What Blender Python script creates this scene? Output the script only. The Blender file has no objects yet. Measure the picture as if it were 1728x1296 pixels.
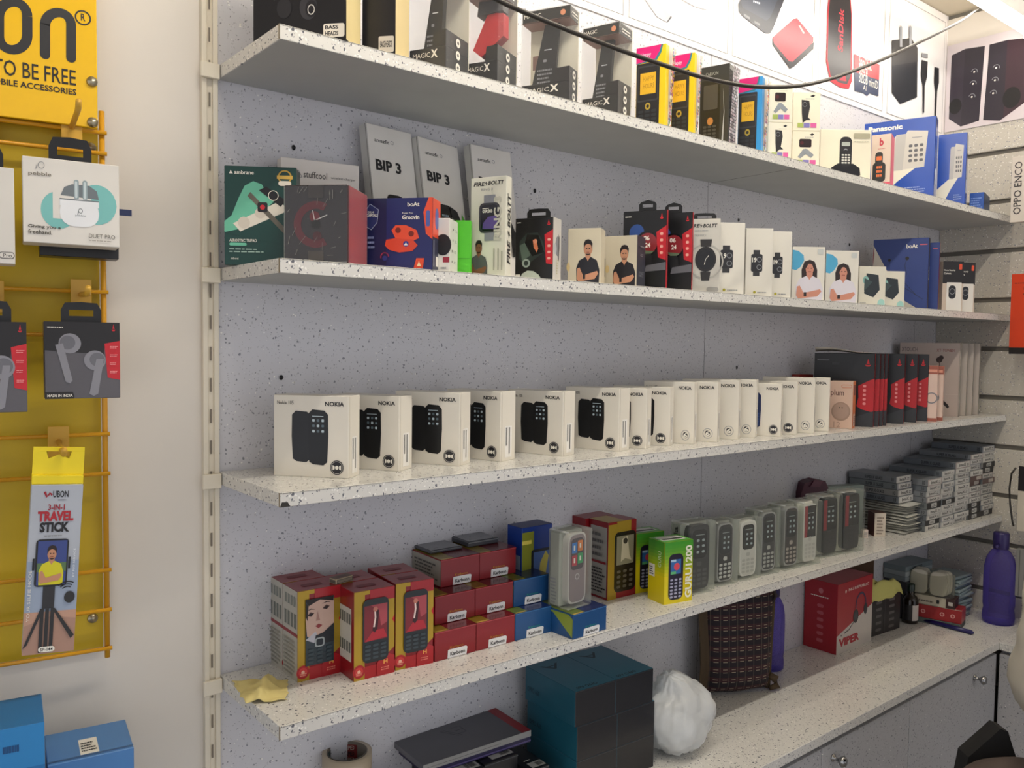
import bpy, bmesh, math, random
from mathutils import Vector, Matrix, noise
random.seed(7)
S = 0.24            # one shelf depth in metres
ZO = 1.6043         # height of the fitted origin above the floor
# ---------------------------------------------------------------- camera
FPX, YAW, PITCH, ROLL = 1413.4, 0.6833, -0.0482, 0.0126
CAM = Vector((-2.0221, -5.6272, 0.3286))
FW = Vector((math.sin(YAW)*math.cos(PITCH), math.cos(YAW)*math.cos(PITCH), math.sin(PITCH)))
_r0 = Vector((math.cos(YAW), -math.sin(YAW), 0)); _u0 = _r0.cross(FW)
RT = _r0*math.cos(ROLL) + _u0*math.sin(ROLL); UP = -_r0*math.sin(ROLL) + _u0*math.cos(ROLL)
SC = bpy.context.scene
COL = SC.collection
def W3(p): return Vector((p[0]*S, p[1]*S, p[2]*S + ZO))
cd = bpy.data.cameras.new('camera'); cam = bpy.data.objects.new('camera', cd); COL.objects.link(cam)
cd.sensor_width = 36; cd.lens = FPX/1728*36; cd.clip_start = 0.02
_m = Matrix(((RT.x, UP.x, -FW.x), (RT.y, UP.y, -FW.y), (RT.z, UP.z, -FW.z))).to_4x4()
_m.translation = W3(CAM); cam.matrix_world = _m
SC.camera = cam
# ---------------------------------------------------------------- world and exposure
w = bpy.data.worlds.new('World'); SC.world = w; w.use_nodes = True
w.node_tree.nodes['Background'].inputs[0].default_value = (0.95, 0.95, 1.0, 1)
w.node_tree.nodes['Background'].inputs[1].default_value = 0.72
SC.view_settings.view_transform = 'Standard'; SC.view_settings.look = 'None'
SC.view_settings.exposure = 0.22; SC.view_settings.gamma = 1.0
LAMP_POWER = 62.0       # emission strength of the ceiling tubes
# ---------------------------------------------------------------- pixel rays (units of shelf depth)
def ray(u, v): return FW + RT*((u-864)/FPX) - UP*((v-648)/FPX)
def onY(u, v, Y=0.0): d = ray(u, v); return CAM + d*((Y-CAM.y)/d.y)
def onZ(u, v, Z): d = ray(u, v); return CAM + d*((Z-CAM.z)/d.z)
def onX(u, v, X): d = ray(u, v); return CAM + d*((X-CAM.x)/d.x)
LT = math.radians(-8.0)                                   # the left wall turns away by 8 degrees
LD = Vector((math.cos(LT), math.sin(LT), 0)); LN = Vector((math.sin(LT), -math.cos(LT), 0))
def onL(u, v, off=0.0):                                    # plane parallel to the left wall, off (units) in front
    d = ray(u, v); return CAM + d*((off - CAM.dot(LN))/d.dot(LN))
XR = 10.5555; ZS = [2.1366, 0.8073, -0.563, -1.963]; ZC = -3.3514; DC = 1.4738; TK = 0.0858; XC = 9.328; HCL = 5.12
# ---------------------------------------------------------------- materials
_mc = {}
def lin(c):
    c /= 255.0
    return c/12.92 if c <= 0.04045 else ((c+0.055)/1.055)**2.4
def rgb(hx): return tuple(lin(int(hx[i:i+2], 16)) for i in (0, 2, 4)) + (1.0,)
def m(hx, r=0.45, metal=0.0, var=0.08):
    k = (hx, r, metal)
    if k in _mc: return _mc[k]
    mt = bpy.data.materials.new('paint_'+hx); mt.use_nodes = True; nt = mt.node_tree; b = nt.nodes['Principled BSDF']
    tc = nt.nodes.new('ShaderNodeTexCoord'); nz = nt.nodes.new('ShaderNodeTexNoise'); nz.inputs['Scale'].default_value = 14
    nt.links.new(tc.outputs['Object'], nz.inputs['Vector'])
    mx = nt.nodes.new('ShaderNodeMix'); mx.data_type = 'RGBA'; c = rgb(hx)
    mx.inputs['A'].default_value = tuple(x*(1-var) for x in c[:3])+(1,); mx.inputs['B'].default_value = tuple(min(1, x*(1+var)) for x in c[:3])+(1,)
    nt.links.new(nz.outputs['Fac'], mx.inputs['Factor']); nt.links.new(mx.outputs['Result'], b.inputs['Base Color'])
    b.inputs['Roughness'].default_value = r; b.inputs['Metallic'].default_value = metal
    _mc[k] = mt; return mt
def clear(hx='ffffff', alpha=0.12, r=0.08, key=''):
    k = ('clear', hx, alpha, r)
    if k in _mc: return _mc[k]
    mt = bpy.data.materials.new('clear_plastic'); mt.use_nodes = True; nt = mt.node_tree; nt.nodes.clear()
    o = nt.nodes.new('ShaderNodeOutputMaterial'); tr = nt.nodes.new('ShaderNodeBsdfTransparent'); pr = nt.nodes.new('ShaderNodeBsdfPrincipled')
    tr.inputs[0].default_value = rgb(hx); pr.inputs['Base Color'].default_value = rgb(hx); pr.inputs['Roughness'].default_value = r
    fr = nt.nodes.new('ShaderNodeFresnel'); fr.inputs[0].default_value = 1.5
    ad = nt.nodes.new('ShaderNodeMath'); ad.operation = 'MULTIPLY_ADD'; ad.inputs[1].default_value = 0.32; ad.inputs[2].default_value = alpha; ad.use_clamp = True
    nz = nt.nodes.new('ShaderNodeTexNoise'); nz.inputs['Scale'].default_value = 45; bp = nt.nodes.new('ShaderNodeBump'); bp.inputs['Strength'].default_value = 0.12; bp.inputs['Distance'].default_value = 0.004
    nt.links.new(nz.outputs['Fac'], bp.inputs['Height']); nt.links.new(bp.outputs[0], pr.inputs['Normal'])
    mx = nt.nodes.new('ShaderNodeMixShader')
    nt.links.new(fr.outputs[0], ad.inputs[0]); nt.links.new(ad.outputs[0], mx.inputs[0]); nt.links.new(tr.outputs[0], mx.inputs[1]); nt.links.new(pr.outputs[0], mx.inputs[2]); nt.links.new(mx.outputs[0], o.inputs[0])
    _mc[k] = mt; return mt
def emit(hx, s):
    mt = bpy.data.materials.new('lamp_glow'); mt.use_nodes = True; nt = mt.node_tree; nt.nodes.clear()
    o = nt.nodes.new('ShaderNodeOutputMaterial'); e = nt.nodes.new('ShaderNodeEmission'); e.inputs[0].default_value = rgb(hx); e.inputs[1].default_value = s
    nt.links.new(e.outputs[0], o.inputs[0]); return mt
def laminate(name, base, rough, spec=0.5, glit=0.0, dens=1.0, dark=('b0afb2', '8a8b92')):
    mt = bpy.data.materials.new(name); mt.use_nodes = True; nt = mt.node_tree; N = nt.nodes.new; L = nt.links.new
    b = nt.nodes['Principled BSDF']; tc = N('ShaderNodeTexCoord'); nzw = N('ShaderNodeTexNoise'); nzw.inputs['Scale'].default_value = 180
    L(tc.outputs['Object'], nzw.inputs['Vector'])
    ws = N('ShaderNodeVectorMath'); ws.operation = 'MULTIPLY_ADD'; ws.inputs[1].default_value = (0.006,)*3
    L(nzw.outputs['Color'], ws.inputs[0]); L(tc.outputs['Object'], ws.inputs[2])
    def flecks(scale, size, keep):
        v = N('ShaderNodeTexVoronoi'); v.inputs['Scale'].default_value = scale; L(ws.outputs[0], v.inputs['Vector'])
        sp = N('ShaderNodeSeparateColor'); L(v.outputs['Color'], sp.inputs[0])
        s1 = N('ShaderNodeMath'); s1.operation = 'MULTIPLY'; s1.inputs[1].default_value = size; L(sp.outputs[0], s1.inputs[0])
        lt = N('ShaderNodeMath'); lt.operation = 'LESS_THAN'; L(v.outputs['Distance'], lt.inputs[0]); L(s1.outputs[0], lt.inputs[1])
        kp = N('ShaderNodeMath'); kp.operation = 'LESS_THAN'; L(sp.outputs[1], kp.inputs[0]); kp.inputs[1].default_value = keep
        a = N('ShaderNodeMath'); a.operation = 'MULTIPLY'; L(lt.outputs[0], a.inputs[0]); L(kp.outputs[0], a.inputs[1]); return a, sp
    a, sp = flecks(175, 0.36, 0.5*dens); a2, sp2 = flecks(310, 0.40, 0.42*dens); a3, sp3 = flecks(210, 0.4, 0.3)
    nz = N('ShaderNodeTexNoise'); nz.inputs['Scale'].default_value = 5; L(tc.outputs['Object'], nz.inputs['Vector'])
    m0 = N('ShaderNodeMix'); m0.data_type = 'RGBA'; c = rgb(base); m0.inputs['A'].default_value = tuple(x*.93 for x in c[:3])+(1,); m0.inputs['B'].default_value = c
    L(nz.outputs['Fac'], m0.inputs['Factor'])
    prev = m0
    for msk, col in ((a3, 'f6f4ee'), (a2, dark[0]), (a, dark[1])):
        mx = N('ShaderNodeMix'); mx.data_type = 'RGBA'; L(msk.outputs[0], mx.inputs['Factor']); L(prev.outputs['Result'], mx.inputs['A']); mx.inputs['B'].default_value = rgb(col); prev = mx
    L(prev.outputs['Result'], b.inputs['Base Color']); b.inputs['Roughness'].default_value = rough; b.inputs['Specular IOR Level'].default_value = spec
    if glit:
        g, sg = flecks(230, 0.30, glit)
        vm = N('ShaderNodeVectorMath'); vm.operation = 'SUBTRACT'; gv = N('ShaderNodeTexVoronoi'); gv.inputs['Scale'].default_value = 230; L(ws.outputs[0], gv.inputs['Vector'])
        L(gv.outputs['Color'], vm.inputs[0]); vm.inputs[1].default_value = (.5, .5, .5)
        sc2 = N('ShaderNodeVectorMath'); sc2.operation = 'SCALE'; sc2.inputs['Scale'].default_value = 0.9; L(vm.outputs[0], sc2.inputs[0])
        ge = N('ShaderNodeNewGeometry'); ad = N('ShaderNodeVectorMath'); ad.operation = 'ADD'; L(ge.outputs['Normal'], ad.inputs[0]); L(sc2.outputs[0], ad.inputs[1])
        nn = N('ShaderNodeVectorMath'); nn.operation = 'NORMALIZE'; L(ad.outputs[0], nn.inputs[0])
        gl = N('ShaderNodeBsdfGlossy'); gl.inputs['Roughness'].default_value = 0.2; L(nn.outputs[0], gl.inputs['Normal'])
        ms = N('ShaderNodeMixShader'); L(g.outputs[0], ms.inputs[0]); L(b.outputs[0], ms.inputs[1]); L(gl.outputs[0], ms.inputs[2])
        L(ms.outputs[0], nt.nodes['Material Output'].inputs[0])
    return mt
LAM = laminate('speckled_laminate', 'dedcd6', 0.17, dens=1.2, dark=('9c9b9e', '6a6b72'))
LAMW = laminate('speckled_wall_laminate', 'd4d3d7', 0.34, 0.45, 0.36)
LAMR = laminate('speckled_slat_laminate', 'cbc6ba', 0.4, 0.4, 0, .6)
LAMD = laminate('speckled_cabinet_laminate', 'b4b4b6', 0.4, dens=1.2, dark=('8c8c90', '6a6b70'))
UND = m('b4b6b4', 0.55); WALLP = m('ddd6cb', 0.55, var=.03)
# ---------------------------------------------------------------- text outlines
_tc = {}
def glyphs(s, bold=0.0, shear=0.0):
    k = (s, bold, shear)
    if k in _tc: return _tc[k]
    cu = bpy.data.curves.new('t', 'FONT'); cu.body = s; cu.size = 1; cu.offset = bold; cu.shear = shear; cu.resolution_u = 2; cu.fill_mode = 'FRONT'
    ob = bpy.data.objects.new('t', cu); COL.objects.link(ob); bpy.context.view_layer.update()
    dg = bpy.context.evaluated_depsgraph_get(); me = ob.evaluated_get(dg).to_mesh()
    vs = [(v.co.x, v.co.y) for v in me.vertices]; fs = [tuple(p.vertices) for p in me.polygons]
    ob.evaluated_get(dg).to_mesh_clear(); bpy.data.objects.remove(ob); bpy.data.curves.remove(cu)
    x0 = min(a for a, b in vs); x1 = max(a for a, b in vs); y0 = min(b for a, b in vs); y1 = max(b for a, b in vs)
    vs = [((a-x0)/(x1-x0 or 1), (b-y0)/(y1-y0 or 1)) for a, b in vs]
    _tc[k] = (vs, fs); return _tc[k]
# ---------------------------------------------------------------- mesh collector
class G:
    def __init__(s): s.v = []; s.f = []; s.mi = []; s.ms = []; s.sm = []
    def mat(s, mt):
        if mt not in s.ms: s.ms.append(mt)
        return s.ms.index(mt)
    def add(s, vs, fs, mt, smooth=False):
        b = len(s.v); i = s.mat(mt); s.v += [tuple(x) for x in vs]
        for f in fs: s.f.append(tuple(b+j for j in f)); s.mi.append(i); s.sm.append(smooth)
    def box(s, x0, y0, z0, x1, y1, z1, mt, bev=0.0006, top=None, skew=None):
        b = min(bev, (x1-x0)*.3, (y1-y0)*.3, (z1-z0)*.3); vs = []; idx = {}
        for xi in (0, 1):
            for yi in (0, 1):
                for zi in (0, 1):
                    X = (x0, x1)[xi]; Y = (y0, y1)[yi]; Z = (z0, z1)[zi]; sx = b*(1-2*xi); sy = b*(1-2*yi); sz = b*(1-2*zi)
                    idx[xi, yi, zi, 'x'] = len(vs); vs.append((X, Y+sy, Z+sz))
                    idx[xi, yi, zi, 'y'] = len(vs); vs.append((X+sx, Y, Z+sz))
                    idx[xi, yi, zi, 'z'] = len(vs); vs.append((X+sx, Y+sy, Z))
        fs = []
        for a in (0, 1):
            q = [idx[a, p, r, 'x'] for p, r in ((0, 0), (0, 1), (1, 1), (1, 0))]; fs.append(q if a == 0 else q[::-1])
            q = [idx[p, a, r, 'y'] for p, r in ((0, 0), (1, 0), (1, 1), (0, 1))]; fs.append(q if a == 0 else q[::-1])
            q = [idx[p, r, a, 'z'] for p, r in ((0, 0), (0, 1), (1, 1), (1, 0))]; fs.append(q if a == 0 else q[::-1])
        for a in (0, 1):
            for c in (0, 1):
                fs.append([idx[a, c, 0, 'x'], idx[a, c, 1, 'x'], idx[a, c, 1, 'y'], idx[a, c, 0, 'y']])
                fs.append([idx[a, 0, c, 'x'], idx[a, 1, c, 'x'], idx[a, 1, c, 'z'], idx[a, 0, c, 'z']])
                fs.append([idx[0, a, c, 'y'], idx[1, a, c, 'y'], idx[1, a, c, 'z'], idx[0, a, c, 'z']])
                for e in (0, 1): fs.append([idx[a, c, e, 'x'], idx[a, c, e, 'y'], idx[a, c, e, 'z']])
        s.add(vs, fs, mt)
        return s
    def prism(s, pts, ax, a0, a1, mt, smooth=False):     # pts 2-D outline extruded along axis ax ('x','y','z')
        n = len(pts)
        def P(p, a): return {'x': (a, p[0], p[1]), 'y': (p[0], a, p[1]), 'z': (p[0], p[1], a)}[ax]
        s.add([P(p, a0) for p in pts]+[P(p, a1) for p in pts], [list(range(n))[::-1], list(range(n, 2*n))]+[[i, (i+1) % n, n+(i+1) % n, n+i] for i in range(n)], mt, smooth)
    def tube(s, pts, r, mt, n=10, cap=True):
        pts = [Vector(p) for p in pts]; rs = r if isinstance(r, (list, tuple)) else [r]*len(pts); vs = []; fs = []
        up = Vector((0, 0, 1))
        for i, p in enumerate(pts):
            t = (pts[min(i+1, len(pts)-1)] - pts[max(i-1, 0)]).normalized()
            a = t.cross(up)
            if a.length < 1e-3: a = t.cross(Vector((1, 0, 0)))
            a.normalize(); b = a.cross(t)
            for k in range(n): q = 2*math.pi*k/n; vs.append(p + (a*math.cos(q)+b*math.sin(q))*rs[i])
        for i in range(len(pts)-1):
            for k in range(n): fs.append((i*n+k, i*n+(k+1) % n, (i+1)*n+(k+1) % n, (i+1)*n+k))
        if cap: fs.append(tuple(range(n))[::-1]); fs.append(tuple((len(pts)-1)*n+k for k in range(n)))
        s.add(vs, fs, mt, True)
    def lathe(s, prof, mt, n=32, c=(0, 0, 0), sx=1, sy=1):
        vs = []; fs = []
        for r, z in prof:
            for k in range(n): q = 2*math.pi*k/n; vs.append((c[0]+r*math.cos(q)*sx, c[1]+r*math.sin(q)*sy, c[2]+z))
        for i in range(len(prof)-1):
            for k in range(n): fs.append((i*n+k, i*n+(k+1) % n, (i+1)*n+(k+1) % n, (i+1)*n+k))
        s.add(vs, fs, mt, True)
    def grid(s, nx, ny, fn, mt, smooth=True):
        s.add([fn(i/(nx-1), j/(ny-1)) for j in range(ny) for i in range(nx)], [(j*nx+i, j*nx+i+1, (j+1)*nx+i+1, (j+1)*nx+i) for j in range(ny-1) for i in range(nx-1)], mt, smooth)
    def mesh(s, name):
        me = bpy.data.meshes.new(name); me.from_pydata(s.v, [], s.f)
        for x in s.ms: me.materials.append(x)
        me.polygons.foreach_set('material_index', s.mi); me.polygons.foreach_set('use_smooth', s.sm); me.update(); return me
class Pen:                                                # draws flat artwork on one face, in 0..1 of the face
    def __init__(s, g, o, U, V, N, w, h, k=None): s.g, s.o, s.U, s.V, s.N, s.w, s.h = g, Vector(o), Vector(U), Vector(V), Vector(N), w, h; s.k = k or [0.0003]
    def sub(s, u0, v0, u1, v1): return Pen(s.g, s.o+s.U*(u0*s.w)+s.V*(v0*s.h), s.U, s.V, s.N, (u1-u0)*s.w, (v1-v0)*s.h, s.k)
    def P(s, u, v): return s.o+s.U*(u*s.w)+s.V*(v*s.h)+s.N*s.k[0]
    def lay(s): s.k[0] += 0.00005
    def poly(s, pts, mt): s.lay(); s.g.add([s.P(*p) for p in pts], [list(range(len(pts)))], mt); return s
    def rect(s, u0, v0, u1, v1, mt): return s.poly([(u0, v0), (u1, v0), (u1, v1), (u0, v1)], mt)
    def rr(s, u0, v0, u1, v1, mt, r=0.12):
        rx = r*(u1-u0); ry = rx*s.w/s.h
        if ry > (v1-v0)*.5: ry = (v1-v0)*.5; rx = ry*s.h/s.w
        pts = []
        for cx, cy, a in ((u1-rx, v0+ry, -90), (u1-rx, v1-ry, 0), (u0+rx, v1-ry, 90), (u0+rx, v0+ry, 180)):
            for t in (0, 22, 45, 67, 90): q = math.radians(a+t); pts.append((cx+rx*math.cos(q), cy+ry*math.sin(q)))
        return s.poly(pts, mt)
    def circ(s, u, v, r, mt, asp=1.0, n=24, rot=0):      # r in parts of the face height
        R = r*s.h; pts = []; cr, sr = math.cos(rot), math.sin(rot)
        for k in range(n):
            q = 2*math.pi*k/n; a = R*asp*math.cos(q); b = R*math.sin(q); pts.append((u+(a*cr-b*sr)/s.w, v+(a*sr+b*cr)/s.h))
        return s.poly(pts, mt)
    def ring(s, u, v, r, r2, mt, asp=1.0, n=28, a0=0, a1=360):
        s.lay(); vs = []; fs = []
        for k in range(n+1):
            q = math.radians(a0+(a1-a0)*k/n)
            for R in (r, r2): vs.append(s.P(u+R*s.h*asp*math.cos(q)/s.w, v+R*math.sin(q)))
        for k in range(n): fs.append((2*k, 2*k+2, 2*k+3, 2*k+1))
        s.g.add(vs, fs, mt); return s
    def line(s, pts, wd, mt):                             # wd in metres
        s.lay(); q = [s.P(*p) for p in pts]; vs = []; fs = []
        for i, p in enumerate(q):
            t = (q[min(i+1, len(q)-1)]-q[max(i-1, 0)]).normalized(); nn = s.N.cross(t)*wd*.5; vs += [p-nn, p+nn]
        for i in range(len(q)-1): fs.append((2*i, 2*i+2, 2*i+3, 2*i+1))
        s.g.add(vs, fs, mt); return s
    def text(s, t, u0, v0, u1, v1, mt, bold=0.0, rot=0, shear=0.0, tilt=0.0):
        vs, fs = glyphs(t, bold, shear); s.lay(); out = []
        for a, b in vs:
            if rot == 90: a, b = 1-b, a
            elif rot == -90: a, b = b, 1-a
            elif rot == 180: a, b = 1-a, 1-b
            out.append(s.P(u0+(u1-u0)*a, v0+(v1-v0)*b+tilt*a))
        s.g.add(out, fs, mt); return s
    def rows(s, u0, v0, u1, v1, n, mt, fill=0.45):        # lines of print too small to read
        r = random.Random(int(u0*997+v0*773)+n); st = (v1-v0)/n
        for i in range(n):
            x = u0; y = v0+st*i; end = u1-(u1-u0)*.3*r.random()
            while x < end: e = min(end, x+(u1-u0)*(.06+.12*r.random())); s.rect(x, y, e, y+st*fill, mt); x = e+(u1-u0)*.03
        return s
    def bars(s, u0, v0, u1, v1, n, mt):                   # bar code
        r = random.Random(n); st = (u1-u0)/n
        for i in range(n): s.rect(u0+st*i, v0, u0+st*(i+.25+.5*r.random()), v1, mt)
        return s
def pens(g, w, d, h):
    return {'F': Pen(g, (0, 0, 0), (1, 0, 0), (0, 0, 1), (0, -1, 0), w, h), 'R': Pen(g, (w, 0, 0), (0, 1, 0), (0, 0, 1), (1, 0, 0), d, h),
            'L': Pen(g, (0, d, 0), (0, -1, 0), (0, 0, 1), (-1, 0, 0), d, h), 'T': Pen(g, (0, 0, h), (1, 0, 0), (0, 1, 0), (0, 0, 1), w, d),
            'B': Pen(g, (0, 0, 0), (1, 0, 0), (0, 1, 0), (0, 0, -1), w, d)}
# ---------------------------------------------------------------- things
def tag(o, label, cat, group=None):
    o['label'] = label; o['category'] = cat
    if group: o['group'] = group
    return o
def put(name, me, loc=(0, 0, 0), rz=0, parent=None, rot=None):
    o = bpy.data.objects.new(name, me); COL.objects.link(o); o.location = loc; o.rotation_euler = rot or (0, 0, rz)
    if parent: o.parent = parent
    return o
def thing(name, label, cat, parts, loc=(0, 0, 0), rz=0, group=None, rot=None):   # parts: [(name, mesh-or-G, [subparts], label)]
    def mesh(x, n): return x.mesh(n) if isinstance(x, G) else x
    if len(parts) == 1 and len(parts[0]) == 2:
        return tag(put(name, mesh(parts[0][1], name), loc, rz, rot=rot), label, cat, group)
    r = tag(put(name, None, loc, rz, rot=rot), label, cat, group); r.empty_display_size = 0.02
    for p in parts:
        o = put(p[0], mesh(p[1], p[0]), parent=r)
        if len(p) > 2:
            for q in p[2]: put(q[0], mesh(q[1], q[0]), parent=o)
    return r
def struct(name, g, loc=(0, 0, 0), rz=0):
    o = put(name, g.mesh(name), loc, rz); o['kind'] = 'structure'; return o
def column(P, dr, u, v):                                 # distance s along P + s*dr (horizontal) seen in the pixel column u
    d = ray(u, v); c = CAM; det = -d.x*dr.y + d.y*dr.x
    bx_, by_ = P.x-c.x, P.y-c.y
    return (bx_*d.y - by_*d.x)/(-det) if abs(det) > 1e-9 else 0
def bx(zs, fr, fl=None, rb=None, L=None, R=None, w=None, d=None, h=None, top=None, ang=None, y0=None, tag_=''):
    """box from pixels. fr: front right corner (bottom, or top when only y0 is given); fl/rb: the neighbours in the same plane; L/R: pixel columns. cm for w,d,h"""
    if y0 is not None and h is None and top is None:
        P = onY(fr[0], fr[1], y0); pl = P.z; H = P.z-zs
    else:
        P = onY(fr[0], fr[1], y0) if y0 is not None else onZ(fr[0], fr[1], zs)
        pl = zs; P.z = zs
        if h is not None: H = h/24.0
        else:
            n = Vector((FW.x, FW.y, 0)); dd = ray(*top); Q = CAM+dd*((P-CAM).dot(n)/dd.dot(n)); H = Q.z-zs
    if fl is not None: Q = onZ(fl[0], fl[1], pl); dr = Vector((P.x-Q.x, P.y-Q.y, 0)); Wd = dr.length; dr.normalize()
    if ang is not None: dr = Vector((math.cos(math.radians(ang)), math.sin(math.radians(ang)), 0))
    pp = Vector((-dr.y, dr.x, 0))
    if w is not None: Wd = w/24.0
    elif L is not None: Wd = abs(column(P, dr, *L))
    if d is not None: Dd = d/24.0
    elif R is not None: Dd = abs(column(P, pp, *R))
    elif rb is not None: Q = onZ(rb[0], rb[1], pl); Dd = (Q-P).dot(pp)
    loc = P-dr*Wd; a = math.atan2(dr.y, dr.x)
    by = max((loc+pp*Dd).y, (P+pp*Dd).y)
    if by > -0.01: loc.y -= by+0.01
    print('BX %-14s w %.1f d %.1f h %.1f ang %.0f x %.2f..%.2f y %.2f..%.2f back %.2f' % (tag_, Wd*24, Dd*24, H*24, math.degrees(a), loc.x, P.x, loc.y, P.y, by))
    return dict(loc=W3((loc.x, loc.y, zs)), rz=a, w=Wd*S, d=Dd*S, h=H*S)
def carton(q, body, bev=0.0008):
    g = G(); g.box(0, 0, 0, q['w'], q['d'], q['h'], body, bev); return g, pens(g, q['w'], q['d'], q['h'])
def tab(q, wd, ht, mt, u=0.5, th=0.0008, off=0.5, hole=True, peak=False):       # hang tab standing on the top of a carton
    g = G(); c = q['w']*u; y = q['d']*off; h = q['h']
    a = wd/2
    out = [(c-a, h), (c+a, h), (c+a, h+ht*.75), (c+a*.8, h+ht), (c-a*.8, h+ht), (c-a, h+ht*.75)] if not peak else [(c-a, h), (c+a, h), (c+a, h+ht*.5), (c, h+ht), (c-a, h+ht*.5)]
    if not hole: g.prism(out, 'y', y, y+th, mt); return g
    hh = [(c-a*.6, h+ht*.3), (c+a*.6, h+ht*.3), (c+a*.6, h+ht*.5), (c+a*.2, h+ht*.6), (c-a*.2, h+ht*.6), (c-a*.6, h+ht*.5)]
    lo = [(c-a, h), (c+a, h), (c+a, h+ht*.3), (c-a, h+ht*.3)]
    g.prism(lo, 'y', y, y+th, mt); top = h+ht*(.95 if not peak else .8)
    g.prism([(c-a, h+ht*.3), (c-a*.6, h+ht*.3), (c-a*.6, h+ht*.6), (c-a, h+ht*.6)], 'y', y, y+th, mt)
    g.prism([(c+a*.6, h+ht*.3), (c+a, h+ht*.3), (c+a, h+ht*.6), (c+a*.6, h+ht*.6)], 'y', y, y+th, mt)
    g.prism([(c-a, h+ht*.6), (c+a, h+ht*.6), (c+a*.8, top), (c, h+ht), (c-a*.8, top)], 'y', y, y+th, mt)
    return g
BLK = m('141416', .35); WHT = m('f0ece0', .4); INK = m('1c1c20', .5); GRY = m('8a8c90', .5); RED = m('c8202c', .35); SIL = m('b8bcc4', .3, .4)
SKIN = m('c89070', .6); CREAM = m('f2ecd2', .4)
# motifs --------------------------------------------------------
def phone(p, body, scr, keys=None, frame=None, asp=.1):
    if frame: p.rr(-.05, -.02, 1.05, 1.02, frame, .3)
    p.rr(0, 0, 1, 1, body, .28)
    p.rr(.1, .52, .9, .93, scr, .08)
    if keys:
        p.rr(.36, .40, .64, .49, keys, .3)
        for r in range(4):
            for c in range(3): p.rr(.12+c*.27, .06+r*.08, .33+c*.27, .115+r*.08, keys, .3)
def person(p, hair, shirt, skin=SKIN, watch=True, long=False):
    if long: p.poly([(.22, .45), (.2, .75), (.3, .95), (.5, 1.0), (.68, .95), (.78, .75), (.78, .45), (.5, .4)], hair)
    p.poly([(.40, .5), (.60, .5), (.62, .68), (.38, .68)], skin)
    p.poly([(.02, 0), (.0, .35), (.12, .52), (.38, .6), (.5, .53), (.62, .6), (.88, .52), (1.0, .3), (.98, 0)], shirt)
    p.poly([(.43, .58), (.5, .5), (.57, .58), (.55, .66), (.45, .66)], skin)
    p.circ(.5, .77, .13, skin, .78)
    if not long: p.poly([(.33, .78), (.31, .9), (.38, .98), (.5, 1.0), (.62, .98), (.69, .9), (.67, .78), (.62, .87), (.5, .9), (.38, .87)], hair)
    else: p.poly([(.36, .78), (.35, .92), (.5, .97), (.65, .92), (.64, .78), (.58, .9), (.45, .9)], hair)
    for e in (.44, .56): p.circ(e, .79, .012, hair, 1.6)
    p.rect(.44, .695, .56, .71, m('8a4038', .6))
    if not long: p.poly([(.39, .70), (.42, .65), (.5, .635), (.58, .65), (.61, .70), (.57, .67), (.43, .67)], hair)
    p.poly([(.02, .12), (.1, .04), (.8, .1), (.95, .22), (.9, .28), (.3, .18), (.15, .36), (.05, .34)], skin)
    if watch: p.rect(.3, .1, .4, .2, INK)
def smartwatch(p, case, scr, strap, hands=None, rnd=False):
    p.poly([(.25, 0), (.75, 0), (.82, .3), (.18, .3)], strap).poly([(.25, 1), (.75, 1), (.82, .7), (.18, .7)], strap)
    if rnd: p.circ(.5, .5, .3, case); p.circ(.5, .5, .25, scr)
    else: p.rr(.1, .22, .9, .78, case, .2); p.rr(.17, .27, .83, .73, scr, .18)
    if hands: p.line([(.5, .5), (.62, .58)], .0008, hands); p.line([(.5, .5), (.42, .62)], .0008, hands); p.rr(.28, .6, .6, .66, hands, .1)
def collage(p, n=120, cols=('c03a30', 'e8d8c0', '2a6aa8', '3a8a50', '222222', 'e0b030', 'b05890', 'ffffff'), seed=3):
    r = random.Random(seed); ms = [m(c) for c in cols]
    nx = 6; ny = n//nx
    for j in range(ny):
        for i in range(nx): p.rect(i/nx, j/ny, (i+.9)/nx, (j+.85)/ny, ms[r.randrange(len(ms))])
def sail(p, mt):                                          # small sail emblem
    p.poly([(.5, 1), (.72, .35), (.28, .35)], mt); p.poly([(.1, .25), (.9, .25), (.7, .05), (.3, .05)], mt)
# ================================================================ the room
g = G(); g.box(-0.02, 0, 0, XR*S+.05, .05, HCL*S+ZO+.02, LAMW, .0001)
p = Pen(g, (0, 0, 0), (1, 0, 0), (0, 0, 1), (0, -1, 0), 1, 1); seam = m('6a6a70')
for x in (5.19, 9.9): p.rect(x*S-.0007, .7, x*S+.0007, ZO+HCL*S-.05, seam)
struct('wall_back', g)
g = G(); g.box(-3.2, 0, 0, 0, .05, HCL*S+ZO+.02, WALLP, .0001)                  # turned 8 degrees about the trim
struct('wall_left', g, (-.02, 0, 0), LT)
g = G(); x0 = XR*S; slat = LAMW; zt = 3.053-.678*-3
g.box(x0+.012, -2.6, 0, x0+.06, 0, HCL*S+ZO+.02, m('77736a', .7), .0001)
zz = [3.053-.678*k for k in range(-3, 12)]
for k in range(len(zz)-1):
    a = zz[k+1]*S+ZO+.0075; b = zz[k]*S+ZO-.0075; b = min(b, HCL*S+ZO-.002); a = max(a, .002)
    if b > a: g.box(x0, -2.6, a, x0+.0125, -.0005, b, LAMR if k > 1 else WALLP, .002)
struct('wall_right', g)
g = G(); g.box(-3.3, -2.62, -.05, x0+.06, .65, 0, m('9a948c', .4), .0001)
p = Pen(g, (-3.3, -2.62, 0), (1, 0, 0), (0, 1, 0), (0, 0, 1), 1, 1)
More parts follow.
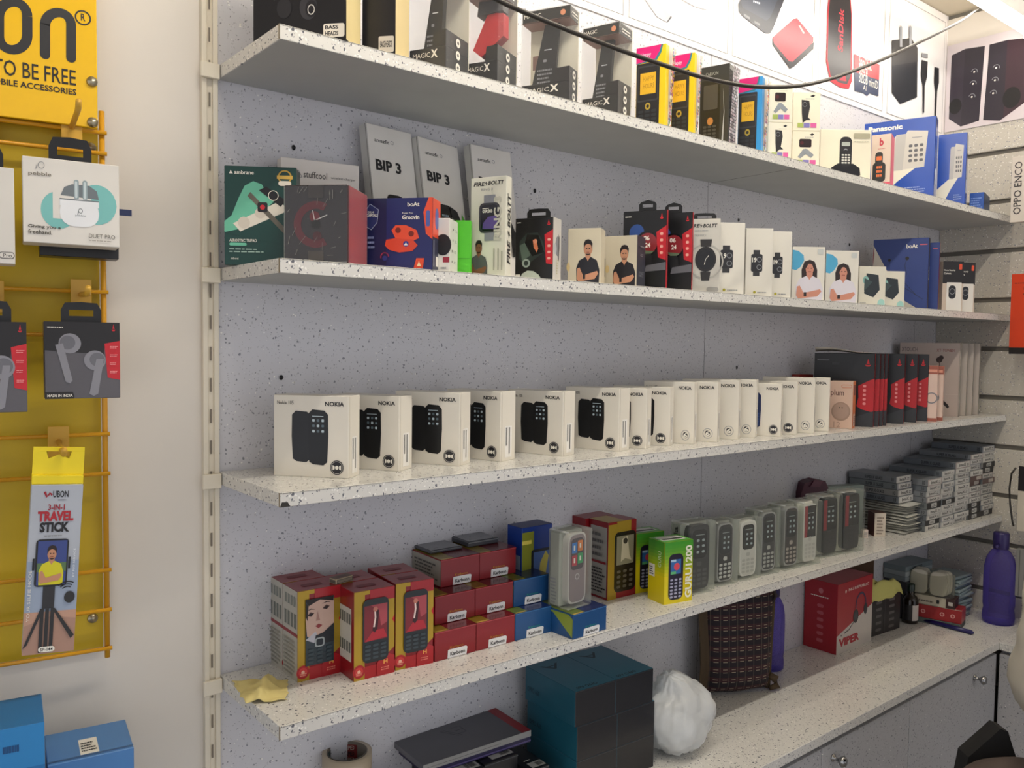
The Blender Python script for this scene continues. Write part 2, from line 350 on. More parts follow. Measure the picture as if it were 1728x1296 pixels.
for i in range(1, 10): p.rect(i*.6, 0, i*.6+.004, 3.2, m('6c6862')); p.rect(0, i*.6-.4, 5.9, i*.6-.396, m('6c6862'))
struct('floor', g)
g = G(); g.box(-3.3, -2.62, HCL*S+ZO, x0+.06, .65, HCL*S+ZO+.05, m('cfc4ae', .7, var=.03), .0001); struct('ceiling', g)
# slotted upright between the two walls
g = G(); cr = m('e3dac6', .45); zc = HCL*S+ZO-.001
g.box(-.026, -.006, .0, -.001, .006, zc, cr, .001); g.box(-.0265, -.0105, 0, -.0185, -.006, zc, cr, .0008); g.box(-.009, -.0105, 0, -.001, -.006, zc, cr, .0008)
p = Pen(g, (-.0265, -.0062, 0), (1, 0, 0), (0, 0, 1), (0, -1, 0), 1, 1); z = .1
while z < 2.7: p.rect(.0112, z, .0142, z+.022, m('7c7264')); z += .05
for zs in ZS: g.box(-.030, -.018, (zs-TK)*S+ZO-.004, -.0005, -.0108, zs*S+ZO-.001, cr, .001)
struct('trim_1', g)
# ---- ceiling tube lamps
def lamp(xa, xb, Y, Z, label, strength):
    r = tag(put('tube_lamp', None, W3(((xa+xb)/2, Y, Z))), label, 'lamp', None); h = (xb-xa)/2*S
    b = G(); b.prism([(-.02, .018), (.02, .018), (.028, .055), (-.028, .055)], 'x', -h, h, m('f2f0ea', .4))
    zt = (HCL-Z)*S; b.box(-h*.6-.02, -.01, .055, -h*.6+.02, .01, zt, m('e0e0e0', .4)); b.box(h*.6-.02, -.01, .055, h*.6+.02, .01, zt, m('e0e0e0', .4))
    put('housing', b.mesh('housing'), parent=r)
    t = G(); t.tube([(-h+.02, 0, 0), (h-.02, 0, 0)], .0135, emit('fff7ea', strength), 16); put('tube', t.mesh('tube'), parent=r)
    for s in (-1, 1):
        e = G(); e.box(-.01, -.016, -.016, .01, .016, .02, m('f4f4f0', .4)); put('end_cap', e.mesh('end_cap'), (s*(h-.01), 0, 0), parent=r)
lamp(5.3, 10.5, -1.13, 4.55, 'glowing white tube lamp under the ceiling in the right corner', LAMP_POWER*.28)
lamp(-1.2, 3.8, -3.0, 4.85, 'ceiling tube lamp above the left half of the shelves', LAMP_POWER*1.4)
lamp(4.4, 9.4, -3.0, 4.85, 'ceiling tube lamp above the right half of the shelves', LAMP_POWER*.62)
# ---- shelves
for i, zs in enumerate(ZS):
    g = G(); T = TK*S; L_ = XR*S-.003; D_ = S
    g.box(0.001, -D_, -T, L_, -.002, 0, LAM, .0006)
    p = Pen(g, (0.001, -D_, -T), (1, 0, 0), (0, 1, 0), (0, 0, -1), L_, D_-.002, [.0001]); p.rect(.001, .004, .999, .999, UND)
    p.rect(.495, 0, .4965, 1, m('55564f'))
    e = Pen(g, (0.001, -.002, -T), (0, -1, 0), (0, 0, 1), (-1, 0, 0), D_-.002, T); e.rect(.985, 0, 1, 1, m('8a7a5c'))
    f = Pen(g, (0.001, -D_, -T), (1, 0, 0), (0, 0, 1), (0, -1, 0), L_, T)
    if i == 2: f.poly([(.0, .0), (.006, .0), (.0045, .32), (.001, .36)], m('2a2620'))
    f.rect(0, .93, 1, .97, m('8d8a80'))
    tag(put('wall_shelf', g.mesh('wall_shelf'), W3((0, 0, zs))), ['topmost speckled white wall shelf carrying headphone and clear phone packs', 'second speckled white wall shelf from the top carrying watch cartons', 'third speckled white wall shelf from the top carrying the row of white phone cartons', 'lowest speckled white wall shelf carrying red and blue cartons and the yellow cloth'][i], 'shelf', 'speckled wall shelves')
# ---- wall screws
for (u, v), w_ in zip([(495, 249), (902, 322), (474, 637), (1243, 620), (1246, 371), (1433, 413)], ['above the green carton on the second shelf', 'above the middle of the second shelf', 'above the leftmost white phone carton', 'above the right part of the white phone cartons', 'above the white watch cartons', 'above the two cartons with a woman']):
    P = onY(u, v, 0); g = G(); g.lathe([(.0001, -.0), (.0045, 0), (.0045, .0015), (.0025, .003), (.0001, .003)], m('2c2c2e', .4, .6), 12)
    Pen(g, (-.004, -.004, .0028), (1, 0, 0), (0, 1, 0), (0, 0, 1), .008, .008).rect(.1, .42, .9, .58, BLK)
    tag(put('wall_screw', g.mesh('wall_screw'), W3(P), rot=(math.pi/2, 0, .6)), 'small dark screw in the back wall '+w_, 'screw', 'screws in the back wall')
# ================================================================ posters
def wall_pen(g, k): return Pen(g, (0, 0, 0), (1, 0, 0), (0, 0, 1), (0, -1, 0), 1, 1, [k])
def wp(l): return [(W3(onY(u, v, 0))[0], W3(onY(u, v, 0))[2]) for u, v in l]
pz0, pz1 = 3.37*S+ZO, HCL*S+ZO-.004
g = G(); g.box(2.0*S, -.004, pz0, XR*S-.001, -.0005, pz1, m('f6f2f0', .3, var=.01), .0003); p = wall_pen(g, .0044); gl = m('8e8a8a')
def frame(p, x0, x1, z0, z1, t=.0016):
    for a in ((x0, z0, x1, z0+t), (x0, z1-t, x1, z1), (x0, z0, x0+t, z1), (x1-t, z0, x1, z1)): p.rect(*a, gl)
for a, b in ((2.1, 3.84), (3.91, 5.44), (5.52, 7.08), (7.19, 8.74), (8.86, 10.46)): frame(p, a*S, b*S, 3.43*S+ZO, 5.0*S+ZO)
p.rect(XR*S-.012, pz0, XR*S-.0105, pz1, m('b8a8a8'))
sh = m('c9c9cf'); sw = m('e8e8ee', .3)
p.poly(wp([(1066, -60), (1090, -60), (1113, 10), (1129, 28), (1122, 38), (1106, 30), (1085, 0)]), sh); p.poly(wp([(1070, -60), (1086, -60), (1108, 10), (1121, 29), (1118, 33), (1090, 0)]), sw); p.poly(wp([(1122, 38), (1129, 28), (1131, 30), (1124, 39)]), m('55555a'))
p.poly(wp([(1135, -40), (1146, 0), (1168, 12), (1190, 18), (1206, 10), (1209, -10), (1200, -50)]), sh); p.poly(wp([(1138, -42), (1148, -4), (1170, 9), (1190, 14), (1203, 6), (1206, -12), (1198, -50)]), sw)
nv = m('2a3448', .3); nd = m('1a2030', .3)
p.poly(wp([(1268, -45), (1243, 8), (1244, 20), (1250, 28), (1288, 57), (1297, 57), (1302, 48), (1336, -40)]), nd); p.poly(wp([(1270, -45), (1247, 4), (1250, 14), (1290, 36), (1297, 30), (1326, -40)]), nv)
p.poly(wp([(1252, 24), (1262, 30), (1262, 34), (1252, 28)]), GRY); p.poly(wp([(1270, 36), (1279, 41), (1279, 45), (1270, 40)]), GRY)
for i in range(4): p.poly(wp([(1268+i*3, 2+i), (1270+i*3, 2+i), (1270+i*3, 5+i), (1268+i*3, 5+i)]), m('e8f0ff'))
p.poly(wp([(1301, 66), (1301, 76), (1330, 117), (1336, 114), (1369, 84), (1370, 72), (1330, 100)]), m('2c2c34', .3))
p.poly(wp([(1336, 33), (1342, 32), (1369, 64), (1369, 72), (1334, 105), (1328, 104), (1303, 74), (1301, 64)]), m('e03848', .3)); p.poly(wp([(1344, 44), (1347, 44), (1355, 57), (1352, 58)]), m('f4b0b0'))
p.poly(wp([(1398, -30), (1430, -30), (1434, 25), (1434, 138), (1429, 151), (1414, 148), (1398, 138), (1391, 105), (1393, 20)]), m('c02838')); p.poly(wp([(1400, -30), (1428, -30), (1433, 25), (1432, 130), (1426, 143), (1412, 140), (1398, 128), (1393, 100), (1395, 20)]), m('2a2830', .3))
p.poly(wp([(1423, 128), (1425, 138), (1412, 136)]), m('e04050'))
a = wp([(1410, 86), (1421, 17)]); p.text('SanDisk', min(a[0][0], a[1][0]), a[0][1], max(a[0][0], a[1][0]), a[1][1], m('c83848'), .02, 90)
p.poly(wp([(1438, 92), (1481, 110), (1479, 163), (1464, 158), (1460, 163), (1455, 158), (1439, 154)]), m('34405c', .3)); p.poly(wp([(1438, 92), (1481, 110), (1480, 136), (1438, 122)]), m('b82c38', .3))
for s_, q in (('SanDisk', [(1446, 112), (1468, 103)]), ('Ultra', [(1446, 121), (1461, 113)]), ('32GB', [(1446, 139), (1461, 128)]), ('A1', [(1453, 152), (1459, 146)]), ('microSD', [(1463, 146), (1478, 138)])):
    a = wp(q); p.text(s_, a[0][0], a[0][1], a[1][0], a[1][1], WHT, .01)
p.poly(wp([(1502, 69), (1534, 65), (1545, 82), (1544, 165), (1516, 176), (1502, 157)]), m('1c2028', .3)); p.poly(wp([(1502, 69), (1534, 65), (1545, 82), (1545, 105), (1502, 112)]), m('3a3a3c', .3))
for u in (1515, 1531): p.poly(wp([(u, 47), (u+2, 44), (u+4, 47), (u+4, 80), (u, 80)]), SIL)
p.poly(wp([(1552, 102), (1562, 105), (1561, 130), (1557, 146), (1556, 191), (1554, 191), (1554, 146), (1551, 130)]), INK); p.poly(wp([(1574, 114), (1581, 116), (1581, 140), (1578, 155), (1576, 196), (1574, 196), (1575, 155), (1573, 140)]), INK)
p.poly(wp([(1552, 90), (1562, 92), (1562, 99), (1552, 97)]), GRY)
tag(put('wall_poster', g.mesh('wall_poster')), 'long white poster of gadgets in thin framed cells above the top shelf', 'poster')
g = G(); X0 = XR*S
def rp(l): return [(-W3(onX(u, v, XR))[1], W3(onX(u, v, XR))[2]) for u, v in l]
b = rp([(1597, 222), (1728, 206), (1728, 50), (1600, 75)]); za, zb = 3.453*S+ZO, 4.68*S+ZO
g.box(X0-.004, -.75, za, X0-.0005, -.006, zb, m('d6cccf', .35, var=.01), .0003)
p = Pen(g, (X0, 0, 0), (0, -1, 0), (0, 0, 1), (-1, 0, 0), 1, 1, [.0044]); s1 = m('2a2530', .3); s2 = m('332c38', .3); s3 = m('3a2630', .3)
p.poly(rp([(1607, 94), (1630, 83), (1663, 78), (1653, 204), (1622, 214), (1602, 201)]), s2); p.poly(rp([(1630, 83), (1663, 78), (1653, 204), (1622, 214)]), s1)
p.poly(rp([(1671, 76), (1701, 68), (1738, 64), (1732, 172), (1721, 180), (1688, 204), (1660, 203)]), s3); p.poly(rp([(1671, 76), (1701, 68), (1694, 198), (1688, 204), (1660, 203)]), s1)
for u, v, r in ((1613, 180, .026), (1708, 165, .034)): a = rp([(u, v)])[0]; p.circ(a[0], a[1], r, BLK, .8)
for u, v in ((1645, 122), (1643, 142), (1641, 164), (1682, 115), (1680, 136), (1677, 158)): a = rp([(u, v)])[0]; p.ring(a[0], a[1], .009, .011, GRY, a0=-20, a1=160); p.circ(a[0], a[1], .003, WHT)
tag(put('wall_poster', g.mesh('wall_poster')), 'pinkish poster of two dark loudspeakers on the right wall', 'poster')
# ================================================================ counter and cabinets
zc = ZC*S+ZO
g = G(); g.box(-.3, -DC*S, zc-.023, XR*S-.001, -.001, zc, LAM, .0008); p = Pen(g, (-.3, -DC*S, zc-.023), (1, 0, 0), (0, 0, 1), (0, -1, 0), 3, .023)
tag(put('countertop', g.mesh('countertop')), 'long speckled white counter under the wall shelves', 'counter')
g = G(); g.box(XC*S, -2.5, zc-.023, XR*S-.001, -DC*S-.0006, zc, LAM, .0008)
tag(put('countertop', g.mesh('countertop')), 'speckled counter along the right slatted wall coming forward', 'counter')
def cabinet(loc, rz, W, D, label, doors):
    H = zc-.0235; dk = m('3c3c3e')
    b = G(); b.box(0, .02, .08, W, D, H, LAMD); b.box(.01, .05, .001, W-.01, D, .08, dk)
    r = tag(put('base_cabinet', None, loc, rz), label, 'cabinet'); put('body', b.mesh('body'), parent=r)
    n = len(doors)-1
    for i in range(n):
        a, c = doors[i]+.002, doors[i+1]-.002
        d = G(); d.box(a, 0, .085, c, .018, H-.012, LAMD, .001); o = put('door', d.mesh('door'), parent=r)
        k = G(); k.lathe([(.0001, 0), (.009, 0), (.009, .003), (.004, .006), (.004, .014), (.010, .020), (.0135, .026), (.010, .032), (.0001, .034)], m('a8a8a8', .15, 1.0), 20)
        q = put('knob', k.mesh('knob'), (c-.155 if i == 3 else a+.045, 0, H-.047), parent=o, rot=(math.pi/2, 0, 0)); q['label'] = 'chrome knob'
cabinet((2.4*S, -DC*S+.004, 0), 0, (XC-2.4)*S-.002, DC*S-.01, 'speckled grey base cabinet under the long counter', [0, (3.49-2.4)*S, (5.25-2.4)*S, (7.017-2.4)*S, (XC-2.4)*S-.004])
cabinet((XC*S+.004, -DC*S+.0015, 0), -math.pi/2, 1.9, (XR-XC)*S-.01, 'speckled base cabinet under the right counter, behind the person', [0, .42, .84, 1.26, 1.68])
# ================================================================ hanging cable
g = G(); pts = []
cp = [(700, -95, -1.5), (780, -35, -1.5), (840, 0, -1.5), (900, 27, -1.5), (1000, 67, -1.55), (1100, 103, -1.6), (1200, 134, -1.65), (1290, 147, -1.7), (1380, 139, -1.7), (1480, 104, -1.6), (1560, 67, -1.4), (1620, 36, -1.15), (1650, 14, -.97)]
cw = [W3(onY(*c)) for c in cp]
for i in range(len(cw)-1):
    p0, p1, p2, p3 = cw[max(i-1, 0)], cw[i], cw[i+1], cw[min(i+2, len(cw)-1)]
    for k in range(6):
        t = k/6; pts.append(.5*((2*p1)+(p2-p0)*t+(2*p0-5*p1+4*p2-p3)*t*t+(3*p1-p0-3*p2+p3)*t**3))
pts.append(cw[-1]); g.tube(pts, .0038, m('2a241e', .35), 10)
tag(put('hanging_cable', g.mesh('hanging_cable')), 'dark cable sagging in front of the top shelf up to the tube lamp', 'cable')
# ================================================================ yellow display rack on the left wall
LQ = math.atan2(LD.y, LD.x); YEL = m('e8c018', .35, var=.05); YPAN = m('c2a40e', .5); ROD = m('d99c1e', .35)
def lp(u, v, off=0.0): P = onL(u, v, off); return P.dot(LD)*S, P.z*S+ZO         # metres along the wall (negative to the left) and height
rack = tag(put('display_rack', None, (0, 0, 0), LQ), 'yellow wire display rack on a yellow sheet beside the shelves', 'rack')
xr_, zt_ = lp(172, 222, .12); _, zb_ = lp(172, 1098, .12); xl_ = xr_-.42
def lpt(x, y, z): return (x, y, z)                        # rack frame: x along the wall, y towards the wall
g = G(); g.box(xl_, -.012, zb_-.0, xr_-.004, -.010, zt_+.25, YPAN, .0005); put('back_sheet', g.mesh('back_sheet'), parent=rack)
g = G(); g.tube([(xr_, -.026, zb_-.012), (xr_, -.026, zt_+.03)], .0040, ROD, 10); put('upright_rod', g.mesh('upright_rod'), parent=rack)
for v0, v1 in ((225, 1), (260, 1), (493, 1), (566, 1), (732, 1), (799, 1), (962, 1), (1029, 1), (1094, 1)):
    z = lp(172, v0, .12)[1]; g = G(); g.tube([(xl_, -.0325, z), (xr_+.006, -.0325, z)], .0030, ROD, 10); put('cross_rod', g.mesh('cross_rod'), parent=rack)
sx, sz0 = lp(165, 217, .17); _, sz1 = lp(165, -40, .17)
g = G(); g.box(sx-.42, -.0415, sz0, sx, -.0375, sz1+.03, m('f2c01c', .25, var=.02), .001)
p = Pen(g, (0, -.0415, 0), (1, 0, 0), (0, 0, 1), (0, -1, 0), 1, 1)
def sp(u, v): return lp(u, v, .175)
def stext(s_, u0, v0, u1, v1, mt, **k): a = sp(u0, v1); b = sp(u1, v1); c = sp(u1, v0); p.text(s_, a[0], c[1], b[0], b[1], mt, **k)
def stroke(l, wd): p.line([sp(*q) for q in l], wd, m('2a2a2c', .4))
def arc(cx, cy, rx, ry, a0, a1, n=14): return [(cx+rx*math.cos(math.radians(a0+(a1-a0)*k/n)), cy-ry*math.sin(math.radians(a0+(a1-a0)*k/n))) for k in range(n+1)]
stroke(arc(22, 27, 24, 24, 0, 180)+arc(22, 60, 24, 24, 180, 360)+[(46, 27)], .0125)
stroke([(76, 92), (76, 40)]+arc(98, 42, 22, 21, 180, 0)+[(120, 42), (120, 98)], .0125)
for q in ((76, 92), (120, 98)): a = sp(*q); p.circ(a[0], a[1], .0062, m('2a2a2c', .4))
a = sp(140, 30); p.ring(a[0], a[1], .0085, .0105, m('2a2a2c', .4)); stext('R', 136.5, 36, 144, 24, m('2a2a2c', .4), bold=.01)
stext('BORN TO BE FREE', -100, 145, 128, 119, m('2a2620', .4), bold=.005); stext('MOBILE ACCESSORIES', -24, 161, 129, 151, m('2a2620', .4), bold=.02)
put('sign_board', g.mesh('sign_board'), parent=rack)
for u, v in ((156, 136), (157, 205), (157, 241), (160, 1055)):
    a = lp(u, v, .2); g = G(); g.lathe([(.0001, 0), (.0075, 0), (.0065, .003), (.0001, .0045)], m('b0a890', .3, .9), 18)
    put('screw', g.mesh('screw'), (a[0], -.042 if v < 230 else -.012, a[1]), parent=rack, rot=(math.pi/2, 0, 0))
def hook(u, v, ln, label, plate=True):
    x, z = lp(u, v, .15); g = G(); hm = m('d6a63a', .4)
    if plate: g.box(-.0135, .001, -.022, .0135, .003, .022, hm, .001); g.box(-.0135, .003, -.022, .0135, .010, -.019, hm, .0005)
    g.tube([(0, .001, 0), (0, -ln, -.004), (0, -ln-.012, .004)], .0038, hm, 10); c = math.cos(LQ); s_ = math.sin(LQ)
    y = -.0375; tag(put('display_hook', g.mesh('display_hook'), (x*c-y*s_, x*s_+y*c, z), LQ), label, 'hook', 'yellow hooks on the display rack')
hook(121, 214, .125, 'yellow hook holding the white earbud carton'); hook(137, 497, .11, 'yellow hook holding the black and red earbud carton'); hook(99, 745, .12, 'yellow hook holding the travel stick carton')
hook(-12, 500, .1, 'yellow hook at the left edge holding the cropped black and red carton'); hook(-20, 228, .12, 'yellow hook at the left edge holding the cropped white carton')
def hang(tl, br, off, d, rot=0.0):                        # carton facing away from the left wall, off (m) in front of it
    a = onL(tl[0], tl[1], off/S); b = onL(br[0], br[1], off/S)
    wd = (b-a).dot(LD)*S; h = (a.z-b.z)*S; o = a.copy(); o.z = b.z
    return dict(loc=W3(o), rz=LQ, w=wd, d=d, h=h)
# white earbud carton
q = hang((37, 262), (202, 418), .13, .045); g, P = carton(q, m('e2ded6', .4)); f = P['F']; tq = m('7cc0bc', .5)
f.circ(.36, .40, .22, tq, .85); f.circ(.76, .5, .24, tq, .9); f.poly([(.3, .62), (.7, .62), (.7, .3), (.3, .3)], m('e2ded6', .4)); lt = m('eceef0', .3); mg = m('70787c', .3)
f.poly([(.38, .58), (.42, .68), (.5, .72), (.68, .72), (.76, .66), (.78, .56)], mg)
for u in (.52, .61): f.rr(u, .54, u+.05, .78, m('98a8ac', .25), .5); f.rr(u+.01, .56, u+.035, .76, m('c8d4d6', .25), .5)
f.rr(.37, .22, .78, .55, lt, .35); f.rect(.37, .46, .78, .53, lt); f.rect(.37, .53, .78, .545, mg); f.ring(.585, .41, .022, .03, mg, .8); f.line([(.565, .41), (.555, .36)], .001, mg); f.text('pebble', .53, .34, .64, .365, mg)
f.ring(.19, .91, .035, .042, GRY, .8); f.line([(.15, .91), (.135, .86)], .001, GRY); f.text('pebble', .06, .77, .29, .83, m('7a7468'), .01)
f.text('Giving you a', .05, .16, .38, .21, m('4a4640'), .02); f.text('freehand.', .05, .10, .29, .15, m('4a4640'), .02); f.text('DUET PRO', .67, .095, .95, .145, m('6a665e')); f.rows(.67, .06, .95, .08, 1, m('a09a90'))
t = tab(q, .052, .036, BLK, .5, off=.6); e = G(); e.box(.03, .046, -.012, q['w']-.012, .09, q['h']*.5, BLK)
r = G(); r.box(q['w'], .02, q['h']*.42, q['w']+.018, .021, q['h']*.50, m('1c2850'))
thing('earbud_carton', 'white earbud carton with turquoise blobs hanging on the yellow rack', 'carton', [('carton', g), ('hang_tab', t), ('ribbon_pull', r)], q['loc'], q['rz'])
g = G(); g.box(0, 0, 0, q['w']*.86, .035, q['h']*.9, BLK); lo = Vector(q['loc'])+Vector((LD.x*.02+(-LN.x)*.05, LD.y*.02+(-LN.y)*.05, -.012))
tag(put('earbud_carton', g.mesh('earbud_carton'), lo, q['rz']), 'black carton hanging behind the white earbud carton', 'carton')
# cropped white carton
q = hang((-95, 272), (26, 446), .13, .045); g, P = carton(q, m('dedad2', .4)); f = P['F']; f.rr(.76, .055, .99, .125, m('55524c'), .2); f.rr(.77, .062, .98, .118, m('dedad2', .4), .2); f.text('Pro', .82, .068, .95, .108, m('3c3a36'), .01); f.rr(.1, .3, .6, .8, m('c8c8cc'), .3)
thing('earbud_carton', 'white carton with a small boxed model word, cut by the left edge', 'carton', [('carton', g), ('hang_tab', tab(q, .052, .034, BLK, off=.5))], q['loc'], q['rz'])
def bud_carton(q, label):
    g, P = carton(q, m('5c5a60', .4)); f = P['F']; bl = m('1e1c1e', .4); bg = m('8a8a92', .35)
    f.poly([(0, .63), (0, 1), (1, 1), (1, .76), (.8, .72), (.78, .58), (.45, .6)], bl); f.poly([(.0, .0), (.38, .0), (.38, .04), (.36, .09), (0, .09)], bl)
    f.poly([(.79, .72), (1, .76), (1, .24), (.83, .27)], RED); f.text('MADE IN INDIA', .03, .025, .36, .06, WHT, .02)
    for (cx, cy, s_) in ((.33, .72, 1), (.66, .5, -1)):
        f.circ(cx, cy, .13, bg, 1.0); f.circ(cx-s_*.03, cy+.01, .09, m('6c6c74', .35), 1.0)
    f.poly([(.14, .7), (.24, .72), (.36, .24), (.33, .2), (.27, .22)], bg); f.poly([(.68, .52), (.78, .52), (.70, .06), (.64, .03), (.58, .06)], bg)
    sail(f.sub(.88, .88, .95, .98), RED); f.rows(.04, .92, .28, .95, 1, WHT)
    for i in range(4): f.rows(.86, .33+i*.11, .97, .37+i*.11, 2, m('f0a0a0')); 
    thing('earbud_carton', label, 'carton', [('carton', g), ('hang_tab', tab(q, .05, .028, BLK, .5, off=.5))], q['loc'], q['rz'])
bud_carton(hang((74, 542), (203, 671), .12, .04), 'black, grey and red carton showing two stem earbuds on the yellow rack')
bud_carton(hang((-86, 541), (46.5, 695), .16, .05), 'black, grey and red earbud carton cut by the left edge of the photo')
# travel stick carton
q = hang((52, 818), (143, 1090), .13, .03); g, P = carton(q, m('b4bac4', .4)); f = P['F']; sky = m('9aa8be', .4)
f.rect(0, .25, 1, .55, sky); f.rect(0, 0, 1, .25, m('b08a78', .4)); f.poly([(0, .25), (1, .25), (1, .2), (.5, .22), (0, .17)], m('c49a84', .4))
f.text('UBON', .42, .925, .72, .965, INK, .02); f.line([(.26, .96), (.3, .93), (.36, .95), (.4, .94)], .003, m('a02030')); f.rows(.52, .908, .68, .918, 1, INK)
f.text('3-IN-1', .34, .85, .66, .885, m('a02838'), .03); f.text('TRAVEL', .15, .785, .84, .845, m('b02430'), .05); f.text('STICK', .2, .72, .77, .78, INK, .05); f.rows(.3, .695, .7, .71, 1, GRY)
f.rr(.15, .4, .78, .68, BLK, .12); b = f.sub(.19, .41, .75, .67); b.rect(0, 0, 1, 1, m('3a4a8a')); b.rect(0, .3, 1, .5, m('5a7850')); person(b.sub(.06, 0, .92, .9), m('2a1c18'), m('d8d020'), watch=False)
f.rect(.1, .5, .14, .57, BLK); f.rect(.79, .5, .83, .57, BLK)
f.rect(.33, .27, .56, .4, m('2c2c30')); f.poly([(.3, .27), (.36, .27), (.08, .06), (.0, .04)], m('2a2a2c')); f.poly([(.52, .27), (.58, .27), (.98, .1), (.92, .08)], m('2a2a2c'))
for u in (.3, .4, .5): f.rect(u, .01, u+.07, .27, m('2a2a2c'))
f.circ(.85, .33, .035, m('2a2a2c'), .8)
for r_ in (.03, .045, .06): f.ring(.8, .36, r_, r_+.006, INK, a0=60, a1=140)
f.text('YOUR SELFIE MODE', .04, .2, .1, .5, WHT, rot=90); f.text('BY NO SERVICE', .88, .45, .92, .62, m('e8ecf0'), rot=90); f.rr(.3, .012, .62, .045, WHT, .2); f.text('SP-144', .34, .018, .58, .038, INK, .02)
t = G(); y2 = m('f4dc18', .4); w_ = q['w']; h = q['h']
t.box(0, .004, h, w_, .026, h+.012, y2); t.prism([(0, h+.012), (w_, h+.012), (w_, h+.044), (w_*.75, h+.044), (w_*.7, h+.034), (w_*.5, h+.040), (w_*.3, h+.034), (w_*.25, h+.044), (0, h+.044)], 'y', .010, .012, y2)
t.prism([(0, h+.012), (w_*.2, h+.046), (0, h+.046)], 'y', .0101, .0118, y2); t.box(0, .010, h+.044, w_, .012, h+.050, y2, .0002)
r_ = Matrix.Rotation(math.radians(3.4), 4, 'Y').to_euler(); ee = (Matrix.Rotation(q['rz'], 4, 'Z') @ Matrix.Rotation(math.radians(3.6), 4, 'Y')).to_euler()
lo = Vector(q['loc'])-LD*.0135
thing('travel_stick_carton', 'tall grey carton with yellow top showing a tripod stick, hanging on the yellow rack', 'carton', [('carton', g), ('hang_card', t)], lo, 0, rot=ee)
# blue cartons standing at the lower left
def low_box(tl, tr, off, d, col, label, art):
    a = onL(tl[0], tl[1], off/S); b = onL(tr[0], tr[1], off/S); wd = (b-a).dot(LD)*S; z = a.z*S+ZO; o = W3((a.x, a.y, 0)); o.z = zc; q = dict(loc=o, rz=LQ, w=wd, d=d, h=z-zc)
    g, P = carton(q, m(col, .4)); art(P); tag(put('blue_carton', g.mesh('blue_carton'), o, LQ), label, 'carton')
def art1(P):
    f = P['F']; f.rect(0, .93, 1, .94, m('104a80')); f.rect(0, .86, 1, 1, m('2a86c8')); f.text('SOUND', .3, .40, .97, .58, WHT, .05); f.text('MODEL-P', .55, .68, .88, .76, m('123048'), .02); f.circ(.35, .45, .05, m('6a3a28')); f.rows(.5, .92, .7, .97, 1, m('104a80'))
low_box((-70, 1246), (75, 1230), .20, .1, '1c72b4', 'blue carton with a white block word, standing at the lower left edge', art1)
def art2(P): t = P['T']; t.rect(.38, .1, .6, .6, WHT); t.rows(.4, .2, .58, .5, 4, INK); P['F'].rect(0, .6, 1, .62, m('6a90b8')); t.rect(.0, .05, 1, .08, m('38689c'))
low_box((80, 1293), (226, 1274), .16, .1, '4a80bc', 'pale blue carton with a white sticker on its lid, lower left', art2)
g = G(); g.box(-1.0, -.26, zc-.03, -.34, -.012, zc-.0005, LAMD); g.box(-.98, -.24, 0, -.94, -.2, zc-.03, SIL); g.box(-.42, -.24, 0, -.38, -.2, zc-.03, SIL)
tag(put('side_counter', g.mesh('side_counter'), (-.31*0, -.0, 0), LQ), 'low speckled side counter under the yellow rack', 'counter')
# ================================================================ goods: shelf 3, white phone cartons
Z1, Z2, Z3, Z4 = ZS
def T(name, label, cat, q, parts, group=None, rot=None):
    return thing(name, label, cat, parts, q['loc'], q['rz'], group, rot)
PAP = m('e8e2d4', .38, var=.03)
def white_phone(q, kind):
    g, P = carton(q, PAP); f = P['F']; r = P['R']; nav = m('16181c', .3)
    f.text('NOKIA', .69, .875, .94, .93, INK, .03)
    if kind != 'plain': f.text('Nokia 105', .05, .885, .27, .93, m('403c3a'), .01)
    sc = m('b8c8d0')
    def body(a, b, c, d, mt):
        f.poly([(a+.01, b+.03), (a+.06, b), (c-.06, b-.01), (c-.01, b+.03), (c+.005, (b+d)/2), (c, d-.06), (c-.05, d-.01), (a+.05, d), (a, d-.05), (a-.005, (b+d)/2)], mt)
    if kind == 'two':
        body(.25, .19, .5, .81, nav); body(.47, .16, .73, .83, m('101216', .3)); x0 = .52
    elif kind == 'one': body(.0, .22, .16, .80, m('101216', .3)); body(.27, .19, .5, .82, nav); x0 = .32
    if kind == 'navy':
        body(.3, .16, .58, .83, m('1c2c5a', .3)); x0 = .36
        for i in range(3):
            for j in range(5): f.rr(.36+i*.07, .2+j*.05, .41+i*.07, .235+j*.05, m('34508a'), .3)
    if kind in ('two', 'navy', 'one'):
        for i in range(3):
            for j in range(3): f.rr(x0+i*.062, .55+j*.065, x0+.035+i*.062, .582+j*.065, sc if (i+j) % 2 == 0 else m('5a6a74'), .3)
        f.rect(x0+.0, .745, x0+.15, .753, sc)
    if kind == 'plain': f.rect(.02, .18, .10, .8, m('1a1c30', .4)); f.rect(.3, .15, .32, .85, m('e8c080'))
    if kind in ('plain', 'plain2'):
        f.ring(.84, .14, .075, .085, m('a0a0a0')); f.circ(.84, .14, .05, INK, .85, rot=.6); f.text('6', .80, .10, .88, .18, WHT, .04)
    else:
        f.circ(.85, .13, .088, m('1e1e24', .4), 1); f.ring(.85, .13, .072, .077, m('c8c4bc')); f.circ(.85, .13, .024, WHT)
        for s_ in (-1, 1): f.poly([(.85+s_*.03, .11), (.85+s_*.055, .10), (.85+s_*.055, .16), (.85+s_*.03, .15)], WHT)
    r.rect(.3, .05, .75, .5, m('f2efe8')); r.bars(.35, .22, .45, .48, 6, INK); r.rect(.55, .1, .62, .48, m('6a6866')); r.rect(.06, 0, .075, 1, m('b0aa9c')); P['T'].rect(0, .08, 1, .1, m('b0aa9c')); P['T'].rect(.98, 0, .99, 1, m('b8b2a6'))
    return g
